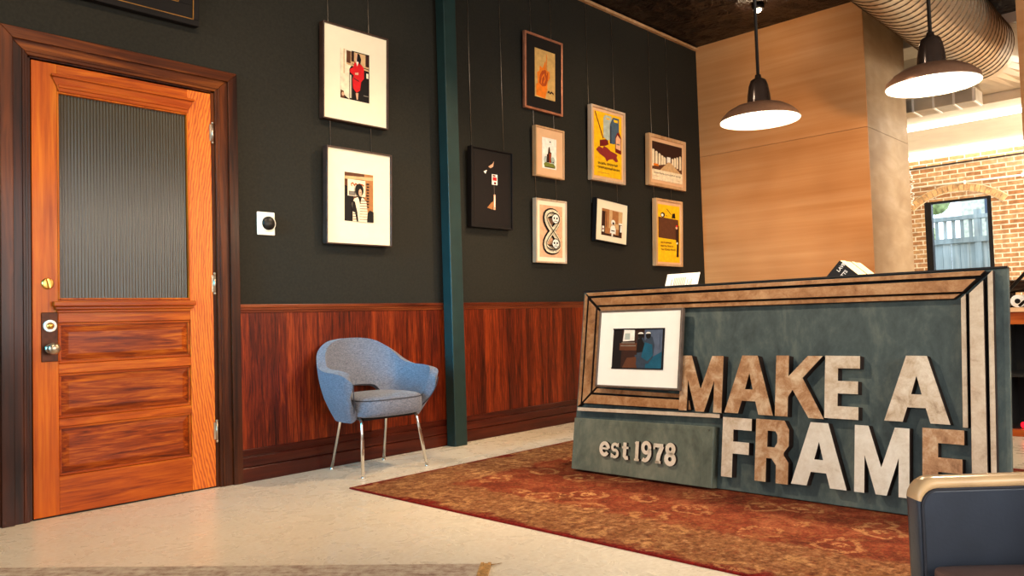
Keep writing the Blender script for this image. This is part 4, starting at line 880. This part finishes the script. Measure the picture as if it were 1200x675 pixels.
art = [bg('a_dkbrown'), ('a_black', rect(0, 0, .18, 1)), ('a_bluegray', [(.62, .0), (1, 0), (1, 1), (.62, 1)]), ('a_tealdk', [(.6, 0), (1, 0), (.98, .45), (.78, .3), (.68, .35)]), ('a_slate', rect(.45, 0, .66, .35)), ('a_brown', rect(.14, .46, .48, .64)), ('a_gray', rect(.16, .56, .46, .59)), ('a_brown', [(.2, .0), (.5, .0), (.48, .3), (.3, .28)]),
       ('a_white', [(.20, .68), (.43, .70), (.43, .96), (.22, .97)]), ('a_pale', rect(.24, .72, .34, .88)), ('a_gray', rect(.18, .63, .44, .66)),
       ('a_slate', [(.48, .1), (.50, .5), (.48, .70), (.54, .80), (.60, .78), (.64, .70), (.72, .82), (.78, .78), (.82, .6), (.80, .3), (.72, .15)]), ('a_black', [(.48, .4), (.49, .72), (.56, .78), (.64, .6), (.6, .42)]), ('a_tealdk', [(.58, .3), (.64, .66), (.78, .6), (.80, .34), (.7, .2)]),
       ('a_black', ell(.555, .82, .05, .07)), ('a_black', ell(.70, .82, .048, .075)), ('a_white', ell(.552, .855, .055, .05, 12, 10, 190)), ('a_white', ell(.698, .86, .05, .05, 12, 10, 190)), ('a_bluegray', rect(.86, .5, .92, .85)), ('a_black', [(0, 0), (1, 0), (1, .03), (0, .03)]), ('a_black', rect(.97, 0, 1, 1)), ('a_black', rect(0, .97, 1, 1))]
b = B(); ms = []; y = -.0245; x0, x1, z0, z1 = -.180, .180, .112, .352
for it in art:
    y -= .00025
    if it[0] not in ms: ms.append(it[0])
    b.flatpoly(sc_poly(it[1], x0, x1, z0, z1), y, ms.index(it[0]))
b.build('print', ms, pf, local=True)

# ------------------------------------------------------------------ counter behind the sign, with what stands on it
DT = .945
e = empty('reception_counter', (4.42, 1.95, 0), label='brown reception counter standing hidden behind the leaning sign', cat='counter')
b = B(); b.box(4.05, 4.85, 1.14, 3.05, .08, DT-.04).box(4.09, 4.81, 1.18, 3.01, .0105, .08); b.build('body', 'desk', e, bevel=.004)
b = B(); b.box(4.0, 4.9, 1.12, 3.08, DT-.04, DT); b.build('countertop', 'desk', e, bevel=.004)
# slanted rack and the four books leaning in it
ang = math.radians(41)
RZ = DT+.012
e = empty('book_cradle', (4.37, 1.57, DT), label='small dark v shaped book rest on the counter behind the sign', cat='book rest')
a1 = Vector((0, math.cos(ang), math.sin(ang))); a2 = Vector((0, -math.sin(ang), math.cos(ang)))   # along -left edge up, the other edge up
apex = Vector((4.20, 1.587, 1.207)); BW, BH = .17, .20
# corner: top; edges run down: left edge direction dl, right edge direction dr
dl = Vector((0, math.sin(math.radians(42)), -math.cos(math.radians(42)))); dr = Vector((0, -math.cos(math.radians(42)), -math.sin(math.radians(42))))
LB, RB = .145, .185
low = apex+dl*LB+dr*RB
shift = 0
mats_b = ['bookcover', 'pages']
xs = 4.20; desc = ['black covered book with white lettering, foremost of the leaning books on the counter', 'second leaning book with cream page edges, just behind the black lettered cover', 'third leaning book with cream page edges behind the sign', 'rearmost leaning book with cream page edges, beside the plywood corner']
for k, th_ in enumerate((.085, .075, .055, .090)):
    x0, x1 = xs, xs+th_-.004; xs += th_
    kk = [0, .003, .001, .004][k]
    A0 = apex+Vector((0, 0, -kk)); L_ = LB; R_ = RB
    cc = A0+dl*L_/2+dr*R_/2; cc.x = (x0+x1)/2
    e = empty('book', (cc.x, cc.y, DT), label=desc[k], cat='book', group='books leaning on the counter')
    hx = (x1-x0)/2
    b = B()
    b.obox((x0+.0015, cc.y, cc.z), (.0015, 0, 0), dl*L_/2, dr*R_/2).obox((x1-.0015, cc.y, cc.z), (.0015, 0, 0), dl*L_/2, dr*R_/2)
    sp = A0+dl*L_/2; sp.x = cc.x; sp = cc+dl*(L_/2-.0015); b.obox(sp, (hx, 0, 0), dl*.0015, dr*R_/2)
    cv = b.build('cover', 'bookcover' , e)
    if k == 0:
        b = B()
        for body, along, down in (('LAVB', .052, .037), ('TTS', .060, .071)):
            vs, fs = text_polys(body, .024, .0008)
            # text runs up the left edge direction (-dl), lines step along dr
            for f in fs: pass
            vv = [b.bm.verts.new((x0-.0006, *(A0+dl*(along-v[0])+dr*(down-v[1]))[1:])) for v in vs]
            for f in fs:
                try: b.bm.faces.new([vv[i] for i in f])
                except ValueError: pass
        b.build('cover_lettering', 'paper', cv)
    b = B(); b.obox(cc-dl*.002, (hx-.003, 0, 0), dl*(L_/2-.002), dr*(R_/2-.001)); b.build('page_block', 'pages', e)
e = [o for o in COL.objects if o.name == 'book_cradle'][0]
b = B()
for sg_, dn in ((1, dl), (-1, dr)):
    y_a, y_b = low.y+sg_*.012, low.y+sg_*.085
    tz = lambda y: low.z+(abs(y-low.y))*(math.tan(math.radians(42)) if sg_ < 0 else math.tan(math.radians(48)))-.004
    tz = lambda y: low.z+abs(y-low.y)*.88-.024
    v = [b.bm.verts.new((x, y, z)) for x in (4.21, 4.50) for y, z in ((y_a, DT), (y_b, DT), (y_b, tz(y_b)), (y_a, tz(y_a)))]
    for f in ((0, 1, 2, 3), (7, 6, 5, 4), (0, 4, 5, 1), (1, 5, 6, 2), (2, 6, 7, 3), (3, 7, 4, 0)): b.bm.faces.new([v[i_] for i_ in f])
b.box(4.21, 4.50, low.y-.012, low.y+.012, DT, low.z-.016)
b.build('rest', 'black', e)
# white card standing on the counter
e = empty('paper_sign', (4.14, 2.57, DT), label='small white printed card leaning on the counter top beside the picture wall', cat='card')
tb = Vector((4.12, 0, DT)); ln = Vector((.12, 0, .252))
y0c, y1c = 2.675, 2.445
b = B(); c0_ = Vector((4.12, (y0c+y1c)/2, DT+.001))+ln/2; nrm = Vector((-ln.z, 0, ln.x)).normalized()
b.obox(c0_+nrm*.001, ln/2, (0, (y0c-y1c)/2, 0), nrm*.001); cd = b.build('card', 'paper', e)
b = B()
for q0, q1, f0, f1 in ((.17, .20, .45, .86), (.24, .62, .52, .90), (.66, .69, .45, .85), (.78, .80, .50, .85), (.72, .76, .50, .8)):
    if q1-q0 > .1:
        for k in range(9):
            yy = y0c-(y0c-y1c)*(q0+(q1-q0)*(k+.5)/9); cc = Vector((4.12, yy, DT+.001))+ln*(f0+f1)/2+nrm*.0023; b.obox(cc, ln*(f1-f0)/2, (0, .003, 0), nrm*.0003)
    else:
        yy = y0c-(y0c-y1c)*(q0+q1)/2; cc = Vector((4.12, yy, DT+.001))+ln*(f0+f1)/2+nrm*.0023; b.obox(cc, ln*(f1-f0)/2, (0, .003, 0), nrm*.0003)
b.build('printed_lines', 'ink', cd)
b = B(); b.obox(Vector((4.12+.11, 2.56, DT+.05)), (.03, 0, -.05), (0, .03, 0), (.0008, 0, .0005)); b.build('strut', 'paper', e)

# ------------------------------------------------------------------ pendant lamps
def pendant(Y, Z, R, label, k=1.0, X=4.3):
    e = empty('pendant_lamp', (X, Y, Z), label=label, cat='pendant lamp', group='pendant lamps over the counter')
    c = (X, Y, Z)
    b = B(); b.cyl((X, Y, Z+.255*k), (X, Y, ZC-.03), .0095, seg=14); b.build('rod', 'black', e)
    b = B(); b.lathe([(.0, .03), (.035, .03), (.055, .0), (.0, -.0)], (X, Y, ZC-.03), seg=32); b.build('ceiling_canopy', 'black', e)
    b = B(); b.lathe([(.0, .272), (.016, .270), (.020, .250), (.032, .244), (.044, .236), (.055, .205), (.064, .150), (.068, .100), (.068, .088), (.0, .088)] if k == 1 else [(r*k, h*k) for r, h in [(.0, .272), (.016, .270), (.020, .250), (.032, .244), (.044, .236), (.055, .205), (.064, .150), (.068, .100), (.068, .088), (.0, .088)]], c); b.build('neck', 'neck', e)
    b = B(); pr = [(.066, .097), (.10, .094), (.145, .080), (.185, .056), (.215, .026), (R, .0)]
    inn = [(r_-.003 if i_ < 5 else R-.002, h_-.004) for i_, (r_, h_) in enumerate(pr)][::-1]
    b.lathe([(r_*k, h_*k) for r_, h_ in pr], c, mi=0, seg=64); b.lathe([(r_*k, h_*k) for r_, h_ in [(R, 0)]+inn+[(0, .090)]], c, mi=1, seg=64)
    b.build('shade', ['shade', 'enamel'], e)
    b = B(); b.sphere((X, Y, Z+.045*k), .032*k, sc=(1, 1, 1.15)); b.build('bulb', 'bulb', e)
    L = lamp('pendant_light', 'POINT', (X, Y, Z-.012), 52, (1, .76, .50), size=.05); L.parent = e; L.location = (0, 0, -.012)
pendant(2.047, 2.066, .228, 'copper dome pendant lamp hanging in front of the plywood wall')
pendant(1.122, 2.062, .218, 'copper dome pendant lamp hanging in front of the silver duct')

# small spotlight on the black ceiling
e = empty('ceiling_spotlight', (7.30, 3.443, ZC), label='tiny lit spotlight on the black ceiling above the left pendant lamp', cat='spotlight')
b = B(); b.lathe([(0, 0), (.06, 0), (.06, -.05), (.045, -.06), (.04, -.03), (0, -.03)], (7.30, 3.443, ZC)); b.build('housing', 'black', e)
b = B(); b.sphere((7.30, 3.443, ZC-.052), .032); b.build('bulb', 'bulb', e)
lp_ = lamp('spotlight_light', 'POINT', (7.3, 3.443, ZC-.13), 5, WARM, size=.04)

# ------------------------------------------------------------------ duct work
AY, AZ, AR = 1.99, 3.655, .335; XE = 9.45
e = empty('spiral_duct', (8.0, AY, AZ), label='large round silver spiral duct running under the black ceiling', cat='duct')
b = B(); b.cyl((6.2, AY, AZ), (XE, AY, AZ), AR, seg=72, caps=False); b.build('pipe', 'duct', e)
b = B(); pit = .105; n = int((XE-6.2)/pit); P = []
for i in range(n*36+1):
    a = 2*math.pi*i/36; P.append((6.2+pit*i/36, AY+(AR+.002)*math.cos(a), AZ+(AR+.002)*math.sin(a)))
b.tube(P, .0075, 6); b.build('spiral_seam', 'seam', e)
b = B(); q0 = [(XE, AY+AR*math.cos(2*math.pi*k/32), AZ+AR*math.sin(2*math.pi*k/32)) for k in range(32)]
q1 = []
for k in range(32):
    a = 2*math.pi*k/32; m = max(abs(math.cos(a)), abs(math.sin(a))); q1.append((9.98, 1.86+.50*math.cos(a)/m, 3.56+.26*math.sin(a)/m))
v0 = [b.bm.verts.new(p) for p in q0]; v1 = [b.bm.verts.new(p) for p in q1]
for k in range(32): b.bm.faces.new((v0[k], v0[(k+1) % 32], v1[(k+1) % 32], v1[k]))
b.build('transition_hood', 'duct', e)
for x in (6.6, 8.6):
    b = B(); b.tube([(x, AY+(AR+.012)*math.cos(math.radians(a)), AZ+(AR+.012)*math.sin(math.radians(a))) for a in range(0, 181, 12)], .006, 6); b.build('hanger_strap', 'seam', e)
e = empty('branch_duct', (9.6, 2.35, 3.2), label='short boxy metal duct crossing below the spiral duct end', cat='duct')
b = B(); b.box(9.42, 9.72, 2.05, 3.4, 3.13, 3.27); db = b.build('duct_body', 'duct', e, bevel=.004)
b = B()
for y in (2.06, 2.25, 2.45, 2.66, 2.9, 3.15): b = B(); b.box(9.413, 9.728, y, y+.022, 3.123, 3.277); b.build('flange', 'enamel', db, bevel=.002)
b = B()
for y in (2.9, 3.3): b = B(); b.cyl((9.64, y, 3.275), (9.64, y, 3.899), .004, seg=8); b.build('hanger_rod', 'seam', e)
# slotted black channel along the top of the plywood side
e = empty('slotted_channel', (8.6, SIDE-.04, ZC), label='black slotted metal channel on the ceiling along the plywood corner', cat='channel')
b = B(); b.box(WX+.02, 9.5, SIDE-.085, SIDE-.004, ZC-.035, ZC-.0005); ch2 = b.build('channel', 'black', e, bevel=.003)
for k in range(9): b = B(); b.box(8.02+k*.17, 8.02+k*.17+.085, SIDE-.060, SIDE-.036, ZC-.038, ZC-.034); b.build('slot', 'white', ch2)
b = B()
for x, y in ((8.55, 1.35), (8.9, 1.30), (8.6, 1.15)): b.box(x, x+.24, y, y+.17, ZC-.012, ZC-.002)
b.build('trim_ceiling_patch', 'mat_tan', kind='structure')
# led battens under the low ceiling
for x, z, lab in ((10.48, 3.17, 'bright linear light crossing the low white ceiling, nearer one'), (12.40, 3.135, 'bright linear light along the top of the brick wall')):
    e = empty('linear_light', (x, 2.4, 3.2), label=lab, cat='light', group='linear lights of the back room')
    b = B(); b.box(x-.02, x+.02, .4, 4.4, z+.012, 3.1995); b.build('housing', 'enamel', e)
    b = B(); b.box(x-.038, x+.038, .42, 4.38, z-.030, z+.012); b.build('diffuser', 'led', e, bevel=.006)
# conduit, cable and string of lights on the brick
e = empty('conduit', (BX-.02, 2.6, 2.69), label='thin white conduit pipe running across the brick above the arch', cat='pipe')
b = B(); b.cyl((BX-.022, 1.0, 2.685), (BX-.022, 4.2, 2.715), .014, seg=12); b.build('pipe', 'white', e)
for y in (1.4, 2.2, 2.9): b = B(); b.box(BX-.036, BX-.0, y, y+.02, 2.668, 2.725); b.build('clip', 'white', e)
b = B(); b.cyl((BX-.012, .8, 3.0), (BX-.012, 4.4, 2.985), .010, seg=8); props(b.build('cable', 'black'), 'dark cable running along the brick just below the ceiling light', 'cable')
b = B(); P = [(BX-.065+.01*math.sin(k*1.3), 3.60+.022*math.sin(k*1.1), 2.95-.0155*k) for k in range(34)]; b.tube(P, .004, 5)
o = b.build('string_light', 'white'); props(o, 'string of small white lights hanging down the brick beside the plywood', 'string light')
b = B()
for k in range(0, 34, 2): b.sphere((P[k][0]-.008, P[k][1]+.012*(-1)**(k//2), P[k][2]), .011, u=8, v=6)
b.build('bulb_string', 'enamel', o, kind='stuff')

# ------------------------------------------------------------------ outside the window
b = B(); b.box(12.8, 26, -4, 12, -.1, .0); b.build('ground_outside', 'ground', kind='structure')
e = empty('yard_fence', (15.5, 4.2, 0), label='pale grey board fence with a lattice top seen through the brick wall window', cat='fence')
b = B(); y = 1.6
k = 0
while y < 7.0: b.box(15.5+.008*(k % 2), 15.53+.008*(k % 2), y, y+.135, 0.002, 2.05); y += .143; k += 1
b.build('board_panel', 'fence', e)
b = B(); b.box(15.46, 15.58, 1.6, 7.0, 2.05, 2.14).box(15.46, 15.58, 1.6, 7.0, 2.46, 2.53); b.build('rail', 'fence', e)
b = B(); y = 1.65
while y < 7.0: b.box(15.50, 15.54, y, y+.05, 2.13, 2.47); y += .135
b.build('baluster_row', 'fence', e)
for y in (1.6, 3.45, 5.3, 6.95): b = B(); b.box(15.47, 15.58, y-.05, y+.05, 0, 2.62); b.build('fence_post', 'fence', e)
e = empty('house', (22, 5.2, 0), label='pale clapboard house beyond the yard fence, seen through the window', cat='house')
b = B(); b.box(21, 25, 3.2, 5.0, 0, 5.5); b.build('wall', 'housewall', e)
b = B()
for z in (2.9, 4.3): b.box(20.96, 21.02, 3.9, 4.5, z, z+.95)
b.build('window', 'a_bluegray', e)
b = B()
for k in range(24): b.sphere((19+random.uniform(-.6, .6), 6.0+random.uniform(-.9, .9), 2.6+random.uniform(-.8, 1.0)), random.uniform(.25, .5), u=10, v=7)
tr = b.build('crown', 'leaf'); 
e = empty('tree', (19, 6.0, 0), label='pale leafy tree beyond the fence at the left of the window', cat='tree'); tr.parent = e; tr.location = (-19, -6.0, 0)
b = B(); b.cyl((19, 6.0, 0), (19, 6.0, 2.6), .12, .06); b.build('trunk', 'casing', e)

# ------------------------------------------------------------------ cabinet with things at the right edge
e = empty('display_cabinet', (6.8, .9, 0), label='chestnut cabinet with pale top and dark open front at the right edge behind the sign', cat='cabinet')
b = B(); b.box(6.5, 7.1, .35, 1.42, .888, .92); b.build('top', 'mat_tan', e, bevel=.004)
b = B(); b.box(6.52, 6.55, .38, 1.40, .80, .888).box(6.52, 7.08, .38, .42, .0, .888).box(6.52, 7.08, 1.36, 1.40, .0, .888).box(6.52, 7.08, .42, 1.36, 0, .05).box(7.05, 7.08, .42, 1.36, .05, .888); b.build('carcass', 'cabinet', e, bevel=.003)
b = B(); b.box(6.56, 7.04, .43, 1.35, .42, .44); b.build('shelf', 'dark', e)
b = B(); b.box(6.56, 7.045, .421, .425, .052, .886).box(6.56, 7.045, 1.355, 1.359, .052, .886).box(7.04, 7.049, .425, 1.355, .052, .886).box(6.56, 7.04, .425, 1.355, .0505, .0515); b.build('shade_lining', 'dark', e)  # near-black lining and shelf paint in the shade inside the cabinet
b = B(); b.cyl((6.75, .5, 1.068), (6.75, 1.38, 1.078), .048, seg=28).cyl((6.75, .6, .9205), (6.75, .6, 1.03), .02, seg=12).cyl((6.75, 1.3, .9205), (6.75, 1.3, 1.03), .02, seg=12); props(b.build('metal_tube_stand', 'neck'), 'dark grey metal tube on short posts on top of the chestnut cabinet', 'tube')
for k, (x, y, z, r) in enumerate(((6.60, 1.235, .966, .045), (6.60, 1.130, .966, .045), (6.60, 1.335, .96, .038))):
    e2_ = empty('paper_roll', (x, y, .9205), label=['white roll with a dark hollow end on the cabinet, nearest the edge of the sign', 'white roll with a dark hollow end on the cabinet, at the photo edge', 'smaller white roll on the cabinet tucked behind the sign'][k], cat='paper roll', group='white rolls on the cabinet')
    b = B(); b.cyl((x-.04, y, .9205+r), (x+.12, y, .9205+r), r, seg=28); b.build('roll', 'paper', e2_)
    b = B(); b.cyl((x-.0415, y, .9205+r), (x-.03, y, .9205+r), r*.4, seg=20); b.build('core_hole', 'dark', e2_)
b = B(); b.cyl((6.52, 1.30, 1.02), (6.52, .98, 1.38), .012, seg=10).cyl((6.52, 1.22, .93), (6.52, 1.02, 1.12), .010, seg=10).cyl((6.52, .98, .9205), (6.52, .98, 1.38), .012, seg=10).cyl((6.52, 1.30, .9205), (6.52, 1.30, 1.02), .010, seg=10); props(b.build('easel_brace', 'black'), 'thin black metal brace slanting up from the cabinet top at the right edge', 'brace')
for k, (y, z) in enumerate(((1.243, .055), (1.225, .035), (1.205, .06))):
    b = B(); b.sphere((6.60, y, 0.0525+.022), .022, u=10, v=8); props(b.build('red_bulb', 'redled'), ['small glowing red bulb in the cabinet, nearest the sign', 'small glowing red bulb in the cabinet, middle one', 'small glowing red bulb in the cabinet, nearest the photo edge'][k], 'bulb', 'red bulbs in the cabinet')

# ------------------------------------------------------------------ leather lounge chair in the foreground
fh = Vector((cy, sy, 0)); dd = Vector((sy, -cy, 0))        # level view direction and its right
DP = 1.63
org = Vector((0, 0, 0))+fh*DP; 
lx0 = (1066-600)/912.86*DP
# local frame: x to the right of the view, y away from the camera
RR = Matrix((dd, fh, Vector((0, 0, 1)))).transposed()
P0 = fh*DP+dd*lx0
lc = empty('lounge_chair', (P0.x, P0.y, 0), RR, label='dark blue grey leather lounge chair with tan top edge in the right foreground', cat='lounge chair')
TZ = .578; L_ = .74
def panel(y0, y1, nm):
    b = B(); r_ = .035; zb_, zt_ = .16, TZ-.006
    pts_ = [(r_, zb_), (L_-r_, zb_)]+[(L_-r_+r_*math.sin(math.radians(a)), zb_+r_-r_*math.cos(math.radians(a))) for a in range(10, 91, 16)]+[(L_-r_+r_*math.cos(math.radians(a)), zt_-r_+r_*math.sin(math.radians(a))) for a in range(0, 91, 15)]+[(r_-r_*math.sin(math.radians(a)), zt_-r_+r_*math.cos(math.radians(a))) for a in range(0, 91, 15)]+[(0, zb_+r_)]
    b.prism(pts_, y0, y1, 0); pn = b.build(nm, 'leather', lc, local=True, bevel=.008, bseg=3)
    # tan leather band over the top and down the ends
    b = B(); o_, i_ = [], []
    path = [(-.001, .18)]+[(-.001, zt_-r_)]+[(r_-(r_+.001)*math.cos(math.radians(a)), zt_-r_+(r_+.001)*math.sin(math.radians(a))) for a in range(15, 91, 15)]+[(L_-r_, zt_+.001)]+[(L_-r_+(r_+.001)*math.sin(math.radians(a)), zt_-r_+(r_+.001)*math.cos(math.radians(a))) for a in range(15, 91, 15)]+[(L_+.001, .18)]
    n_ = len(path); vs = []
    for i, p in enumerate(path):
        a = path[max(i-1, 0)]; c = path[min(i+1, n_-1)]; dx, dz = c[0]-a[0], c[1]-a[1]; q = math.hypot(dx, dz); nx, nz = -dz/q, dx/q; th3 = .005+.014*max(0, min(1, (p[1]-zt_+r_)/r_)) 
        vs.append([b.bm.verts.new((p[0]+nx*t2, yy, p[1]+nz*t2)) for yy, t2 in ((y0-.002, 0), (y0-.002, th3*.7), (y0+.006, th3), (y1-.006, th3), (y1+.002, th3*.7), (y1+.002, 0))])
    for i in range(n_-1):
        for k in range(6):
            f = b.bm.faces.new((vs[i][k], vs[i][(k+1) % 6], vs[i+1][(k+1) % 6], vs[i+1][k])); f.smooth = True
    b.bm.faces.new(vs[0]); b.bm.faces.new(vs[-1][::-1])
    for f in b.bm.faces:
        if f.calc_center_median().z < zt_-r_*.75: f.material_index = 1
    b.build('top_band', ['leather_tan', 'leather'], pn, local=True)
    b = B(); b.tube([(p[0]+.004 if p[0] < L_/2 else p[0]-.004, y0-.001, p[1]-.003) for p in path], .0028, 8); b.build('welt', 'piping', pn, local=True)
panel(0, .045, 'armrest'); panel(-.74, -.695, 'armrest')
b = B(); b.box(.06, L_-.16, -.69, -.005, .16, .27); b.build('seat_deck', 'leather', lc, local=True, bevel=.015)
b = B(); nx_, ny_ = 16, 14; top_, bot_ = [], []
for i in range(nx_+1):
    for j in range(ny_+1):
        u_, v_ = i/nx_, j/ny_; ex = min(u_, 1-u_)*2; ey = min(v_, 1-v_)*2
        crown = .020*(1-(1-min(1, ex*1.6))**3)*(1-(1-min(1, ey*1.6))**3)
        top_.append(b.bm.verts.new((.012+(L_-.18)*u_, -.63+.622*v_, .408+crown+.010*(1-u_)))); bot_.append(b.bm.verts.new((.012+(L_-.18)*u_, -.63+.622*v_, .272)))
I = lambda i, j: i*(ny_+1)+j
for i in range(nx_):
    for j in range(ny_):
        f = b.bm.faces.new((top_[I(i, j)], top_[I(i+1, j)], top_[I(i+1, j+1)], top_[I(i, j+1)])); f.smooth = True
        b.bm.faces.new((bot_[I(i, j)], bot_[I(i, j+1)], bot_[I(i+1, j+1)], bot_[I(i+1, j)]))
for i in range(nx_):
    for j in (0, ny_): b.bm.faces.new((top_[I(i, j)], bot_[I(i, j)], bot_[I(i+1, j)], top_[I(i+1, j)]))
for j in range(ny_):
    for i in (0, nx_): b.bm.faces.new((top_[I(i, j)], bot_[I(i, j)], bot_[I(i, j+1)], top_[I(i, j+1)]))
b.build('seat_cushion', 'leather_brown', lc, local=True, bevel=.012, bseg=3)
b = B(); b.box(L_-.16, L_-.01, -.632, -.003, .20, .78); b.build('backrest', 'leather', lc, local=True, bevel=.03, bseg=4)
for x_ in (.06, L_-.06):
    for y_ in (.05, -.69): b = B(); b.cyl((x_, y_, .0), (x_, y_, .165), .014, .018, seg=14); b.build('leg', 'chrome', lc, local=True)
